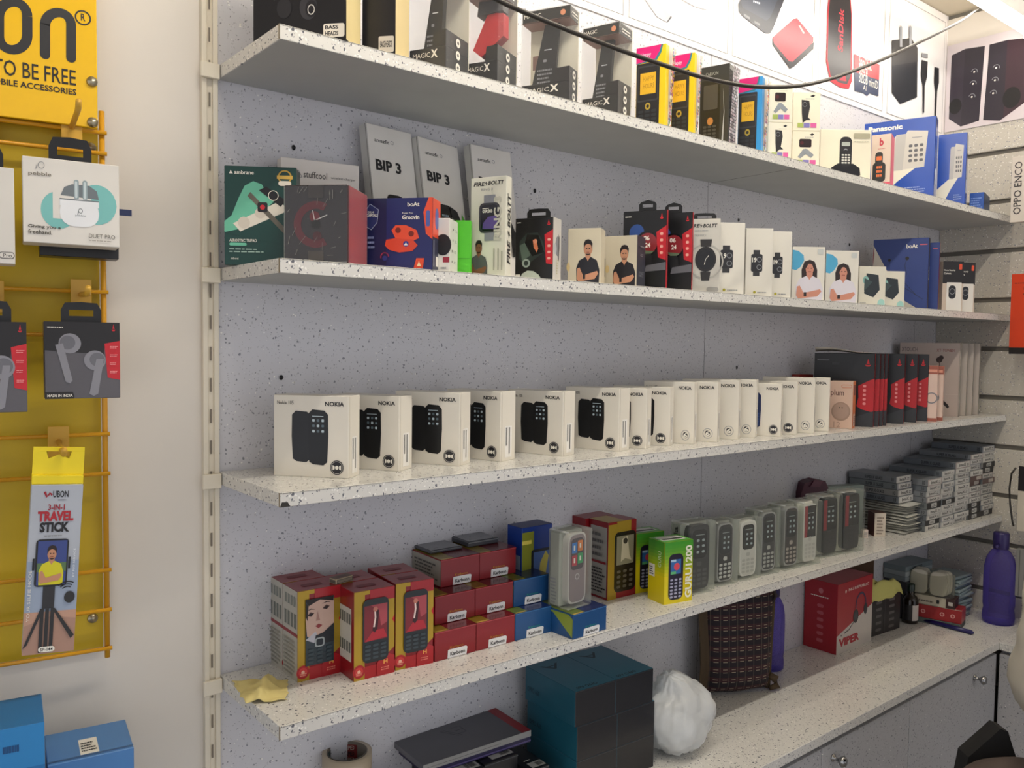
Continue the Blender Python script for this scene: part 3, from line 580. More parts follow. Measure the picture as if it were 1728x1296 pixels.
rowN = [  # fr, other point on the front bottom edge, right back bottom, top of the front right corner, kind
 ((588, 808), (459, 802), (604, 797), (589, 669), 'two'), ((673, 796), (606, 791), (687, 789), (674, 669), 'two'), ((775, 787), (689, 781), (786, 781), (775.5, 663), 'two'),
 ((844, 779.5), (787, 773), (861.6, 773), (844.5, 661), 'two'), ((949, 770.6), (861, 762), (963, 766), (950, 661), 'two'), ((1043.6, 762.5), (964.5, 755), (1053, 757.5), (1043.8, 656), 'two'),
 ((1090, 757.5), None, (1098, 752), (1090, 656), 'two'), ((1129.4, 753), None, (1138, 748.6), (1130, 654), 'two'), ((1170, 749.8), None, (1178, 746), (1170, 645), 'plain2'),
 ((1209.7, 746.5), None, (1216, 743), (1210, 644.6), 'plain2'), ((1245, 742), None, (1250, 738.5), (1245, 641.5), 'plain2'), ((1274.4, 738.8), None, (1278, 736.5), (1275, 641), 'plain2'),
 ((1317, 737), None, (1320, 735), (1317, 647.6), 'navy'), ((1343.5, 734), None, (1347, 732), (1343.5, 644), 'two'), ((1373, 731.5), None, (1377, 729), (1373, 638), 'plain'), ((1398, 728.5), None, (1401, 726.5), (1398, 638), 'plain2')]
ordw = ['first', 'second', 'third', 'fourth', 'fifth', 'sixth', 'seventh', 'eighth', 'ninth', 'tenth', 'eleventh', 'twelfth', 'thirteenth', 'fourteenth', 'fifteenth', 'last']
_white = {}
angs = [None, None, None, None, None, None, -64, -62, -62, -62, -62, -62, -62, -62, -62, -62]
sealtxt = {'two': 'with dark phones and round black seal', 'plain2': 'with a small tilted black seal', 'navy': 'with a navy blue phone pictured', 'plain': 'with a narrow orange stripe'}
for i, (fr, fl, rb, tp, kd) in enumerate(rowN):
    hh = 12.6 if kd in ('two', 'navy') else 13.3
    a = angs[i]
    q = bx(Z3, fr, fl=fl, ang=a, w=11.2 if i in (8, 12) else (12.6 if kd != 'plain2' else 13.0), d=4.6 if i < 6 else 3.6, top=tp, tag_='N%d' % i)
    key = (kd, i < 6)
    if key not in _white: _white[key] = (white_phone(dict(w=.126, d=.046 if i < 6 else .036, h=.126), kd).mesh('phone_carton'))
    o = put('phone_carton', _white[key], q['loc'], q['rz']); o.scale = (q['w']/.126, q['d']/(.046 if i < 6 else .036), q['h']/.126)
    lb = '%s white phone carton from the left, %s' % (ordw[i], sealtxt[kd]); tag(o, lb, 'carton', 'white phone cartons in a row')
# ---- right end of shelf 3
q = bx(Z3, (1437.6, 724), ang=-68, L=(1399, 700), d=5.5, top=(1437.6, 644), tag_='plum'); g, P = carton(q, m('d8b8a4', .4)); f = P['F']; r = P['R']
f.text('plum', .05, .66, .62, .82, m('6a4a44'), .01); f.circ(.5, .36, .2, m('a08474'), .95); f.circ(.5, .37, .17, m('ac9080'), .95); f.circ(.44, .44, .012, INK); f.circ(.56, .44, .012, INK); f.rr(.5, .86, .95, .93, m('d87a50'), .3); f.rr(.52, .87, .93, .92, m('d8b8a4', .4), .3); f.text('12', .2, .02, .5, .14, m('b49484'))
r.rect(0, 0, 1, 1, m('d07848')); r.rect(.35, .7, .8, .92, m('3a3438')); r.rect(.3, .05, .8, .3, m('d8ccc4')); r.rows(.35, .08, .75, .28, 5, INK)
T('plum_carton', 'pinkish beige carton with an orange side, right of the white phone row', 'carton', q, [('carton', g)][:1] and [('plum_carton', g)])
q = bx(Z3, (1372, 662), ang=-8, w=6, d=2.6, top=(1372, 632), y0=-.16, tag_='redflat'); g, P = carton(q, m('a02c22', .4)); P['F'].rect(0, .9, 1, .92, m('7a1c18')); T('red_carton', 'orange-red carton hidden behind the last white phone cartons', 'carton', q, [('red_carton', g)])
def blackred(q, label, full=True, name='headset_carton', group='black and red headset cartons'):
    g, P = carton(q, m('141416', .3)); f = P['F']; r = P['R']; rd = m('b81820', .35)
    f.poly([(.72, .28), (.80, .24), (1, .2), (1, .66), (.93, .64), (.74, .56), (.75, .4)], rd); f.poly([(.3, 0), (1, 0), (1, .22), (.6, .1)], m('2c2e32', .35)); sail(f.sub(.83, .82, .95, .93), rd); f.rect(.05, .9, .25, .91, GRY); f.rect(.3, .84, .42, .87, m('3a3c40'))
    for i in range(5): f.rr(.82, .3+i*.06, .87, .335+i*.06, m('e89090'), .3)
    r.rect(0, 0, 1, 1, m('a81a22', .35)); r.rect(.1, 0, .35, 1, m('5c0c12')); r.rect(.75, 0, .8, 1, m('e05860'))
    T(name, label, 'carton', q, [(name, g)], group)
BR = [((1473, 720), 1373, 1478, 597, 'largest black headset carton with red spine behind the pink beige carton', -66), ((1482, 718), None, 1485, 597, 'first thin red-spined carton right of the largest black one', -66), ((1489, 717), None, 1491.5, 597, 'second thin red-spined carton right of the largest black one', -66), ((1495, 716), None, 1498, 597, 'third thin red-spined carton right of the largest black one', -66),
      ((1524, 714), None, 1529.5, 597, 'fourth red-spined black carton, left of a group of three', -66), ((1545.5, 712), None, 1550.5, 597.5, 'middle black carton with red panel in the group of three', -66), ((1564, 710), None, 1566, 598, 'rightmost black carton with red panel in the group of three', -66)]
for i, (fr, l, rr_, tv, lb, a) in enumerate(BR):
    if i == 0: q = bx(Z3, fr, ang=a, L=(l, 660), d=2.0, top=(fr[0], tv), y0=-.90, tag_='BR0'); W0 = q['w']*100; D0 = q['d']
    else: q = bx(Z3, fr, ang=a, w=W0 if i < 4 else W0*.86, d=(1.2, 1.2, 1.2, 3, 4, 4)[i-1], top=(fr[0], tv), y0=-.90+.002*i, tag_='BR%d' % i)
    if i == 0:
        g, P = carton(q, m('141416', .3))
    blackred(q, lb)
    if i == 0:
        e = G(); w_, d_ = q['w'], q['d']; e.grid(12, 2, lambda a_, b_: (w_*a_, d_*.1+d_*.9*b_, q['h']+.004+.012*(1-b_)*(1-a_)+.003*math.sin(a_*6)), m('d8d0c0', .4)); 
        lo = q['loc']; o = tag(put('loose_flap_sheet', e.mesh('loose_flap_sheet'), lo, q['rz']), 'curled white paper sheet on the largest black headset carton', 'paper')
        md = o.modifiers.new('t', 'SOLIDIFY'); md.thickness = .0006
def greybox(q, label, first):
    g, P = carton(q, m('b0a69c', .4)); f = P['F']; r = P['R']
    if first:
        f.rect(0, 0, 1, 1, m('b8a89e')); f.text('XTOUCH', .03, .88, .3, .94, m('4a4248'), .0); f.text('XT-TUNE01', .62, .88, .92, .92, m('8a4038'), .01); f.circ(.67, .77, .04, m('3a2a28')); f.circ(.70, .80, .03, m('3a2a28')); f.line([(.67, .77), (.68, .66)], .002, m('5a4038')); f.poly([(.76, .22), (.84, .16), (.86, .13), (.83, .11), (.74, .18)], m('2a2220')); f.rect(0, .3, 1, .305, m('c8bcb2'))
    r.rect(.0, 0, 1, 1, m('a8a498')); r.rect(0, 0, .12, 1, m('787468')); r.rect(.6, .05, .66, .95, m('c4c0b4'))
    T('earphone_carton', label, 'carton', q, [('earphone_carton', g)], 'grey white cartons at the right end of the third shelf')
GB = [(1615.6, 1517, 1617, 579, 701, 'front grey white carton with red model print at the right end of third shelf'), (1617.5, None, 1628, 580, 700, 'first plain spine right of the grey white carton front'), (1629, None, 1638.5, 580, 699, 'second plain spine right of the grey white carton front'), (1639.5, None, 1648.5, 580.5, 698, 'third plain spine right of the grey white carton front'), (1650, None, 1660.5, 581, 697, 'outermost plain spine, nearest the right slatted wall')]
for i, (u, l, rr_, tv, bv, lb) in enumerate(GB):
    if i == 0: q = bx(Z3, (u, bv), ang=-71, L=(l, 640), d=.5, top=(u, tv), y0=-.80, tag_='GB0'); W0 = q['w']*100; H0 = q['h']*100
    else: q = bx(Z3, (u, bv), ang=-71, w=W0*.95, d=3.3, h=H0, y0=-.80, tag_='GB%d' % i)
    greybox(q, lb, i == 0)
for i, (u, l, rr_, tv, bv, y_) in enumerate([(1580, 1563, 1584, 617, 707, -.97), (1590, None, 1594, 618, 703, -.95)]):
    q = bx(Z3, (u, bv), ang=-70, w=5.2 if i else None, L=(l, 660), d=2.2, top=(u, tv), y0=y_, tag_='PK'); g, P = carton(q, m('e8d0c0', .4)); f = P['F']; br_ = m('a05c4c')
    f.rect(0, 0, 1, .06, br_); f.rect(0, .85, 1, 1, br_); f.rect(.05, .88, .95, .93, m('e0a088')); f.ring(.5, .42, .08, .1, GRY); P['R'].rect(0, 0, 1, 1, m('c88068')); P['R'].rect(.2, .08, .8, .83, m('f0e4d8'))
    T('small_carton', ['small pale carton with reddish bands before the grey white carton', 'second small pale carton with reddish bands, behind the first'][i], 'carton', q, [('small_carton', g)])
# ================================================================ shelf 2
def V2(fr, lb, cat='carton', name='watch_carton', **k): q = bx(Z2, fr, tag_=lb[:12], **k); return q
Y0 = -.965
# B white wireless charger carton (behind), A green carton, C wrapped watch carton
q = bx(Z2, (606, 280), fl=(474, 269), ang=-10, d=2.6, L=(474, 300), y0=-.27, tag_='stuffcool'); g, P = carton(q, m('e8e2da', .4)); f = P['F']
f.text('stuffcool', .28, .84, .58, .90, m('55504c'), .01); f.line([(.19, .83), (.22, .9), (.26, .84), (.19, .83)], .0015, GRY); f.text('wireless charger', .63, .845, .95, .875, m('6a6460')); f.circ(.66, .50, .27, m('2a2828', .3), .9); f.circ(.66, .50, .23, m('1c1c1e', .3), .9); P['T'].rect(.35, .2, .75, .7, INK)
T('charger_carton', 'white wireless charger carton standing behind the green carton', 'carton', q, [('charger_carton', g)])
q = bx(Z2, (500, 283), fl=(378.5, 283), d=4.0, ang=-33, L=(378.5, 330), y0=-.55, tag_='ambrane'); g, P = carton(q, m('12403a', .35)); f = P['F']; mi = m('6cc0a0', .4); cr = m('e8e0d0', .4)
f.poly([(0, .33), (.0, .44), (.1, .5), (.2, .68), (.28, .8), (.4, .85), (.52, .82), (.6, .72), (.7, .66), (.6, .3), (.3, .28)], mi); f.poly([(0, .33), (.3, .38), (.7, .66), (.9, .5), (.9, .2), (.3, .28)], m('12403a', .35))
f.poly([(.12, .42), (.78, .66), (.88, .56), (.22, .34)], cr); f.circ(.27, .43, .06, m('d8cebe'), 1); f.circ(.5, .53, .055, m('d8cebe'), 1); f.poly([(.32, .7), (.36, .74), (.88, .36), (.84, .32)], m('6a6458')); f.rr(.46, .54, .6, .64, INK, .2); f.circ(.53, .59, .025, RED)
f.poly([(.48, .76), (.58, .8), (.86, .66), (.78, .6)], m('16161a')); f.ring(.68, .71, .045, .052, cr); f.circ(.84, .9, .07, m('c8a040'), 1); f.circ(.84, .9, .055, m('1a4038'), 1); f.rect(.73, .88, .95, .915, m('d8b050')); f.rr(.75, .81, .93, .86, cr, .3)
f.text('ambrane', .14, .915, .41, .955, WHT, .02); f.poly([(.07, .92), (.09, .955), (.12, .92)], WHT); f.text('AEROSYNC TRIPAD', .07, .235, .45, .265, WHT, .015); f.rr(.07, .195, .31, .225, mi, .2); f.rows(.07, .13, .6, .18, 2, m('a8c4b8')); f.text('inbox', .09, .055, .2, .08, WHT)
T('charger_carton', 'dark green charger carton with mint blob at the left end of second shelf', 'carton', q, [('charger_carton', g)])
q = bx(Z2, (587, 312), ang=-47, L=(480, 380), R=(619, 380), y0=-.985, tag_='wrapped'); g, P = carton(q, m('2a2628', .2)); f = P['F']; rd = m('5e1a24', .3)
f.ring(.5, .5, .2, .3, rd, a0=60, a1=300); f.circ(.48, .6, .07, m('6a2028')); f.circ(.52, .35, .06, m('4a1820')); f.line([(.48, .55), (.68, .62)], .0015, m('c8c4c0')); f.line([(.48, .55), (.45, .68)], .0015, m('c8c4c0')); f.rect(.38, .0, .62, .16, m('4a4440')); f.rect(.38, .84, .62, 1, m('3a3636')); f.circ(.5, .5, .06, m('18181a'))
r_ = random.Random(5)
for i in range(22): a = r_.random(); b = r_.random(); f.line([(a*.9+.05, b*.9+.05), (min(.98, a*.9+.05+.1*r_.random()), min(.98, b*.9+.05+.12*r_.random()))], .0006, m('88847c', .2))
P['R'].rect(0, 0, 1, 1, m('a02c38', .25)); P['R'].rect(0, 0, .06, 1, m('5c1820')); P['T'].rect(0, 0, 1, 1, m('6a2028', .2))
w_ = G(); w_.box(-.0012, -.0012, .0001, q['w']+.0012, q['d']+.0012, q['h']+.0012, clear('ffffff', .02, .12), .002)
T('watch_carton', 'shrink-wrapped dark watch carton with dark red side on the second shelf', 'carton', q, [('carton', g), ('shrink_wrap', w_)])
# leaning tall watch cartons
def leaning(fl, fr, y0, label, grn=False):
    P0 = onY(fl[0], fl[1], y0); P1 = onZ(fr[0], fr[1], P0.z); dr = Vector((P1.x-P0.x, P1.y-P0.y, 0)); wd = dr.length*S; a = math.atan2(dr.y, dr.x)
    hh = (P0.z-Z2)*S; d_ = .021; tl = math.radians(9); dr.normalize(); pp = Vector((-dr.y, dr.x, 0)); ln = hh/math.cos(tl)
    base = W3((P0.x, P0.y, Z2))-pp*(hh*math.tan(tl)); print('LEAN w %.3f h %.3f ang %.0f base y %.2f' % (wd, ln, math.degrees(a), base.y/S))
    q = dict(loc=base, rz=a, w=wd, d=d_, h=ln); g, P = carton(q, m('e6e2dc', .4)); f = P['F']
    f.text('amazfit', .14, .885, .46, .91, m('3a3a3c'), .01); f.ring(.53, .9, .01, .013, GRY); f.text('BIP 3', .12, .695, .68, .77, INK, .04)
    f.rr(.30, .32, .64, .545, m('1a1c20', .25), .25); f.rr(.34, .345, .60, .52, m('080a10', .2), .2); f.rows(.38, .39, .55, .49, 3, m('8898a8')); f.poly([(.6, .54), (.78, .51), (.93, .38), (.92, .22), (.80, .2), (.81, .38), (.62, .47)], m('202224', .4)); f.poly([(.66, .42), (.72, .42), (.76, .34), (.74, .24), (.64, .26)], m('a8c030', .4)); P['L'].rect(0, 0, 1, 1, m('c4c2bc')); P['L'].rect(.8, 0, .86, 1, m('7a7874'))
    if grn: f.poly([(.88, 0), (1, 0), (1, .42), (.9, .5)], m('58c030'))
    e = (Matrix.Rotation(a, 4, 'Z') @ Matrix.Rotation(-tl, 4, 'X')).to_euler()
    g2 = base+Vector((0, 0, .0005)); thing('watch_carton', label, 'carton', [('watch_carton', g)], g2, 0, 'tall pale watch cartons leaning on the wall', rot=e)
leaning((618, 207), (693.6, 226), -.16, 'leftmost of the three tall pale watch cartons leaning on the wall')
leaning((705, 230), (772, 250), -.16, 'middle of the three tall pale watch cartons leaning on the wall', True)
leaning((794, 243), (861, 258), -.16, 'rightmost leaning tall pale watch carton, behind the slim white watch carton')
# boat groovin
q = bx(Z2, (730.5, 333), ang=-49, L=(619, 400), d=4.6, y0=-1.0, tag_='groovin'); g, P = carton(q, m('1e2460', .35)); f = P['F']; og = m('e85030', .35); 
f.rect(0, 0, .3, 1, m('1a1c48', .35)); f.poly([(.94, 1), (1, 1), (1, .42), (.9, .5), (.86, .8)], og); f.rr(.9, .6, .96, .82, m('5060a8'), .4); f.text('boAt', .62, .88, .80, .94, WHT, .02); f.text('Keeps You', .54, .775, .70, .80, WHT, .01); f.text('Groovin', .54, .70, .8, .76, WHT, .03)
f.poly([(.38, .55), (.44, .62), (.6, .62), (.76, .55), (.8, .44), (.7, .4), (.44, .44)], og); f.poly([(.28, .34), (.3, .42), (.44, .44), (.7, .42), (.78, .34), (.7, .26), (.5, .24), (.34, .28)], m('d84428', .35)); f.circ(.48, .55, .04, m('7a2418')); f.circ(.68, .5, .04, m('7a2418')); f.circ(.6, .36, .04, m('2a3a90')); f.poly([(.57, .34), (.63, .34), (.6, .38)], WHT)
f.poly([(.72, .02), (.76, .16), (.88, .16), (.86, .02)], m('d84a28')); f.poly([(.77, .05), (.80, .12), (.83, .05)], m('f8e0b0')); f.poly([(.05, .92), (-.0, .85), (.0, .62), (.07, .56), (.16, .66), (.18, .84)], m('262c60')); f.line([(.0, .85), (.05, .92), (.18, .84), (.16, .66), (.07, .56), (.0, .6)], .001, m('a0a8c0')); f.text('DELHI', .02, .79, .11, .82, WHT); f.text('CAPITALS', .0, .74, .17, .78, WHT, .02)
f.ring(.28, .18, .05, .065, m('902848'), a0=0, a1=200); f.circ(.28, .16, .035, m('20307a')); f.rows(.02, .3, .14, .5, 3, m('8088b0'))
r = P['R']; r.rect(0, 0, 1, 1, m('3a3c50')); r.rect(0, .46, 1, 1, og); r.rr(.3, .58, .75, .88, m('6068a8'), .5); r.rect(.1, .05, .2, .42, m('8a8ca0')); r.rr(.4, .06, .7, .2, WHT, .2); r.rect(.75, .05, .85, .4, m('a0a2b0'))
T('earbud_carton', 'navy blue and orange earbud carton on the second shelf', 'carton', q, [('earbud_carton', g)])
q = bx(Z2, (759, 367.7), rb=(784, 375.5), w=3.6, ang=-50, y0=-.97, tag_='whitesmall'); g, P = carton(q, m('dcdad2', .4)); f = P['F']; f.circ(.7, .5, .2, INK, .8); f.rect(.7, .17, 1, .27, m('a03040')); f.rows(.6, .05, .9, .12, 1, GRY); r = P['R']
for i in range(4): r.circ(.3, .2+i*.2, .025, INK); r.rows(.5, .17+i*.2, .75, .23+i*.2, 2, GRY)
T('watch_carton', 'small white carton with a column of black dots, right of the navy carton', 'carton', q, [('watch_carton', g)])
q = bx(Z2, (795, 372), w=5, d=2.2, ang=-42, y0=-.84, tag_='green'); g, P = carton(q, m('52c028', .35)); P['F'].rect(0, .3, 1, .305, m('2a7a18')); P['F'].rect(0, .9, .5, 1, m('2a7a18')); T('green_carton', 'bright green carton glimpsed left of the slim white watch carton', 'carton', q, [('green_carton', g)])
# fire boltt slim
q = bx(Z2, (855, 296), fl=(795, 301.5), rb=(870, 299), y0=-.97, tag_='fireboltt'); g, P = carton(q, m('dedccc', .35)); f = P['F']; wr = m('5c5e68', .4)
f.text('FIRE', .08, .915, .4, .955, INK, .03, shear=.2); f.poly([(.44, .96), (.40, .935), (.44, .937), (.42, .91), (.48, .94), (.44, .939)], INK); f.text('BOLTT', .49, .92, .94, .96, INK, .03, shear=.2); f.text('RING 3', .3, .865, .62, .89, GRY)
f.rect(.38, .72, .7, .82, m('8a8c94')); f.rect(.4, .36, .68, .46, m('8a8c94')); f.rr(.25, .44, .82, .74, m('3a3a40', .3), .2); f.rr(.30, .46, .77, .72, m('16161e', .2), .2); f.poly([(.34, .48), (.36, .54), (.5, .60), (.7, .61), (.76, .58), (.76, .49), (.7, .475)], m('5a4a8a')); f.text('09:30', .34, .64, .62, .675, WHT, .03); f.rows(.34, .68, .55, .70, 1, WHT)
f.text('RING 3', .66, .36, .88, .8, m('c4c2b4'), .03, 90); person(f.sub(.0, 0, .5, .37), m('201c1c'), m('5a5c5e'), m('8a5a40'), watch=False); f.rect(.66, .06, .7, .28, m('aaa898')); f.rect(.78, .06, .82, .28, m('aaa898')); f.rect(.88, .06, .92, .25, m('aaa898'))
r = P['R']; r.text('FIRE', .25, .12, .8, .36, INK, .03, 90, .2); r.poly([(.25, .46), (.55, .38), (.52, .42), (.8, .40), (.5, .47), (.55, .43)], INK); r.text('BOLTT', .25, .49, .8, .83, INK, .03, 90, .2); P['T'].rect(.3, .2, .9, .8, m('cac8b8'))
T('watch_carton', 'tall slim white smartwatch carton with bold sideways lettering on its spine', 'carton', q, [('watch_carton', g)])
# J
def blackwatch(q, label, art, side, tabw=.04, peak=False, tabh=.018, name='watch_carton'):
    g, P = carton(q, m('161618', .3)); art(P); P['R'].rect(0, 0, 1, 1, side)
    if side == PAPW: P['R'].circ(.55, .55, .16, m('888a90'), .6); P['R'].circ(.25, .5, .09, m('c0c2c4'), .8); P['R'].poly([(.6, .35), (.75, .3), (.8, .7), (.65, .75)], m('5a5c60')); P['R'].rows(.4, .1, .6, .35, 6, m('c0b890'))
    T(name, label, 'carton', q, [('carton', g), ('hang_tab', tab(q, tabw, tabh, BLK, .55, off=.3, peak=peak))])
PAPW = m('d6d2ca', .4)
q = bx(Z2, (933.7, 365.7), fl=(870, 369), rb=(958, 370.6), y0=-.975, tag_='J')
def artJ(P):
    f = P['F']; gn = m('56665a', .35); f.poly([(.1, .35), (.12, .62), (.3, .75), (.6, .76), (.75, .6), (.8, .45), (.45, .3), (.3, .22)], m('2a3430', .3)); f.poly([(.26, .6), (.32, .74), (.62, .72), (.78, .44), (.46, .38)], m('0c0e10', .2)); f.poly([(.12, .56), (.26, .6), (.42, .4), (.2, .3)], gn)
    f.ring(.3, .27, .04, .07, m('9aa89c')); f.poly([(.47, .64), (.56, .66), (.62, .5), (.58, .44), (.5, .52)], m('d07850')); f.circ(.54, .62, .035, m('d89070')); f.poly([(.78, .72), (1, .8), (1, .24), (.83, .26)], RED)
    for i in range(4): f.rr(.86, .32+i*.1, .94, .36+i*.1, m('f0b0a0'), .3)
    f.circ(.4, -.08, .26, m('c8d0c0'), 1.2) if 0 else f.poly([(.14, .02), (.2, .1), (.34, .15), (.5, .14), (.64, .08), (.72, .0)], m('c0cabc')); f.rr(.02, .03, .15, .09, WHT, .1); sail(f.sub(.83, .87, .95, .96), RED); f.rows(.05, .92, .2, .95, 1, WHT)
blackwatch(q, 'black smartwatch carton with hang tab and white side on the second shelf', artJ, PAPW, .045)
# K, L men
dk = m('1c1c24', .4)
q = bx(Z2, (1015, 384.4), fl=(959, 386), d=4, y0=-.97, tag_='K'); g, P = carton(q, m('dad0b6', .4)); person(P['F'].sub(.26, 0, .96, .8), m('1c1416'), dk); P['F'].circ(-.0+.02, .3, .08, m('e0c890'), .4); T('watch_carton', 'cream carton with a man in a black shirt, left and taller of the two', 'carton', q, [('watch_carton', g)])
q = bx(Z2, (1075.5, 396.5), fl=(1016, 399.6), rb=(1096.4, 401), y0=-.975, tag_='L'); g, P = carton(q, m('d6ccb4', .4)); f = P['F']; person(f.sub(.33, 0, .97, .82), m('1c1416'), dk); f.rr(-.0+.01, .18, .11, .58, INK, .4); f.rect(.02, .28, .09, .5, m('8a8a80')); f.circ(.17, .35, .08, m('dcc48c'), .5); r = P['R']; r.rect(0, 0, 1, 1, m('232838')); r.rows(.2, .2, .8, .3, 5, GRY); r.rows(.3, .6, .7, .66, 2, GRY); r.rect(.25, .78, .75, .8, GRY)
T('watch_carton', 'cream carton with a man in black and a navy side, shorter of the two', 'carton', q, [('watch_carton', g)])
def artM(P):
    f = P['F']; f.circ(.32, .72, .11, m('2a4a8a', .3), .9); f.circ(.56, .58, .16, m('0e0e12', .25), .95); f.circ(.57, .58, .135, m('8a2a30', .25), .95); f.poly([(.42, .5), (.72, .48), (.66, .45), (.5, .45)], m('5a6a50')); f.text('06', .48, .62, .62, .68, WHT, .03); f.text('24', .52, .53, .64, .59, WHT, .03); f.poly([(.4, .45), (.66, .45), (.72, .28), (.6, .2), (.5, .3)], m('18181c')); f.poly([(.55, .3), (1, .34), (1, .18), (.5, .2)], m('6a6a70', .35)); f.poly([(0, .2), (1, .24), (1, 0), (0, 0)], m('0e1012')); f.poly([(.77, .72), (1, .8), (1, .36), (.82, .4)], RED)
    for i in range(4): f.rr(.86, .44+i*.08, .93, .475+i*.08, m('f0b0a0'), .3)
    sail(f.sub(.84, .88, .94, .96), RED); f.rows(.05, .92, .25, .95, 1, WHT)
rs = m('b42430', .35)
q = bx(Z2, (1125.5, 353.3), fl=(1052.4, 357.4), rb=(1133.4, 354.5), y0=-.93, tag_='M'); MW = q; blackwatch(q, 'left black and red round-watch carton with a peaked hang tab', artM, rs, .036, True, .022)
q = bx(Z2, (1169, 357.4), w=q['w']*100, ang=math.degrees(q['rz']), rb=(1173, 358.5), y0=-.93, tag_='Nw'); blackwatch(q, 'right black and red round-watch carton with a peaked hang tab', artM, rs, .036, True, .022)
q = bx(Z2, (1216.5, 368.4), fl=(1162, 369.5), d=4.5, y0=-.97, tag_='O'); g, P = carton(q, m('cfccc2', .4)); f = P['F']; f.text('FIRE', .04, .88, .36, .93, INK, .03, shear=.2); f.poly([(.40, .94), (.36, .9), (.40, .905), (.38, .87), (.44, .91), (.40, .908)], INK); f.text('BOLTT', .46, .88, .9, .93, INK, .03, shear=.2); f.text('TALK TOUCH', .2, .76, .55, .79, GRY); f.rows(.2, .83, .7, .86, 1, GRY)
f.ring(.55, .42, .22, .24, m('b8b6ae')); f.poly([(.4, .62), (.72, .62), (.75, .72), (.38, .72)], m('2c2a2a')); f.poly([(.4, .28), (.72, .28), (.68, .16), (.44, .16)], m('2c2a2a')); f.circ(.56, .45, .17, m('242222', .3), .82); f.circ(.56, .45, .135, m('1a1a1c', .2), .82); f.line([(.56, .45), (.65, .5)], .001, WHT); f.line([(.56, .45), (.52, .38)], .001, WHT); f.rr(.6, .01, .98, .07, m('a09e98'), .3)
T('watch_carton', 'white carton showing a round black wristwatch, right of the black and red pair', 'carton', q, [('carton', g), ('hang_tab', tab(q, .05, .016, BLK, .5, off=.6))])
PX = m('e0dcd0', .35, var=.03)
for i, (fr, L_, lb, a) in enumerate([((1258, 376), 1205, 'leftmost of three plain white watch cartons with a dark watch', -38), ((1305.5, 385.6), 1258.5, 'middle one of three plain white watch cartons, watch showing nineteen', -38), ((1337.3, 390.6), 1296, 'rightmost of three plain white watch cartons, mostly hidden watch', -38)]):
    q = bx(Z2, fr, ang=a, L=(L_, 430), d=4, y0=-.97, tag_='P%d' % i); g, P = carton(q, PX); f = P['F']; f.rect(.0+.28, .3, .52, .68, m('303032')); f.rr(.2, .36, .62, .62, m('222224', .3), .15); f.ring(.5, .54, .03, .038, GRY); f.ring(.5, .43, .03, .038, GRY); f.text('19', .24, .5, .40, .57, WHT, .02)
    f.circ(.35, .06, .02, m('a8a020')); f.rows(.45, .05, .8, .08, 1, GRY); T('watch_carton', lb, 'carton', q, [('watch_carton', g)], 'plain white watch cartons')
for i, (fr, fl, lb) in enumerate([((1393, 417), (1336.5, 417.5), 'left white carton with a smiling long-haired woman and a blue disc'), ((1450, 423.5), (1393.5, 424), 'right white carton with a smiling long-haired woman and a blue disc')]):
    q = bx(Z2, fr, ang=-36, L=(fl[0], 460), d=4, y0=-.97, tag_='Q%d' % i); g, P = carton(q, PX); f = P['F']; f.circ(.12, .75, .19, m('4aa8d0', .4), .9) if 0 else f.poly([(0, .58), (.0, .94), (.18, .92), (.34, .84), (.36, .74), (.25, .62), (.12, .56)], m('50a8d0', .4)); person(f.sub(.12, 0, .95, .76), m('2a1c1a'), m('d8d4dc'), m('c88a74'), long=True); f.rr(.76, .86, .94, .96, m('c8ccc8'), .2); T('woman_carton', lb, 'carton', q, [('woman_carton', g)], 'cartons with a woman')
for i, (fr, L_, lb) in enumerate([((1495.6, 450), 1449, 'left small white carton with a black box-shaped gadget in a pentagon'), ((1527.6, 458), 1483, 'right small white carton with a black box-shaped gadget in a pentagon')]):
    q = bx(Z2, fr, ang=-36, L=(L_, 490), d=4, y0=-.97, tag_='R%d' % i); g, P = carton(q, m('dad6c6', .4)); f = P['F']; f.poly([(.2, .3), (.28, .82), (.72, .78), (.78, .4), (.55, .2)], m('242c30', .35)); f.circ(.25, .65, .1, m('8ab8b0'), .8); f.poly([(.2, .36), (.5, .6), (.2, .7)], m('3a4a4a')); f.circ(.84, .08, .1, m('9ac8c0'), .9) if 0 else f.poly([(.7, 0), (.72, .1), (.8, .16), (.9, .16), (.97, .1), (.98, 0)], m('9ac8c0')); f.rows(.06, .05, .3, .09, 1, GRY); T('gadget_carton', lb, 'carton', q, [('gadget_carton', g)], 'small gadget cartons')
q = bx(Z2, (1568.5, 400.6), ang=-69, L=(1473, 450), d=4.0, y0=-.90, tag_='S'); g, P = carton(q, m('2c4080', .35)); f = P['F']; f.poly([(0, 0), (0, .92), (.3, .5), (.6, .12), (.85, 0)], m('cfc8ba')); f.poly([(0, .92), (.02, .8), (0, .6)], m('902830')); f.text('boAt', .6, .86, .8, .92, WHT, .02); f.rect(.84, .9, .97, .915, m('d86070')); f.line([(.62, .72), (.58, .62), (.62, .5), (.56, .4), (.8, .2), (.92, .14)], .001, INK); f.line([(.3, .68), (.31, .5), (.6, .3), (.9, .15)], .001, INK); f.circ(.62, .72, .025, INK); f.circ(.3, .7, .02, INK); P['R'].rect(0, 0, 1, 1, m('1a1c28')); P['R'].text('boAt', .2, .42, .8, .6, WHT, .02, 90)
T('earphone_carton', 'large blue earphone carton with a cream diagonal near the right end', 'carton', q, [('earphone_carton', g)]); SD = q
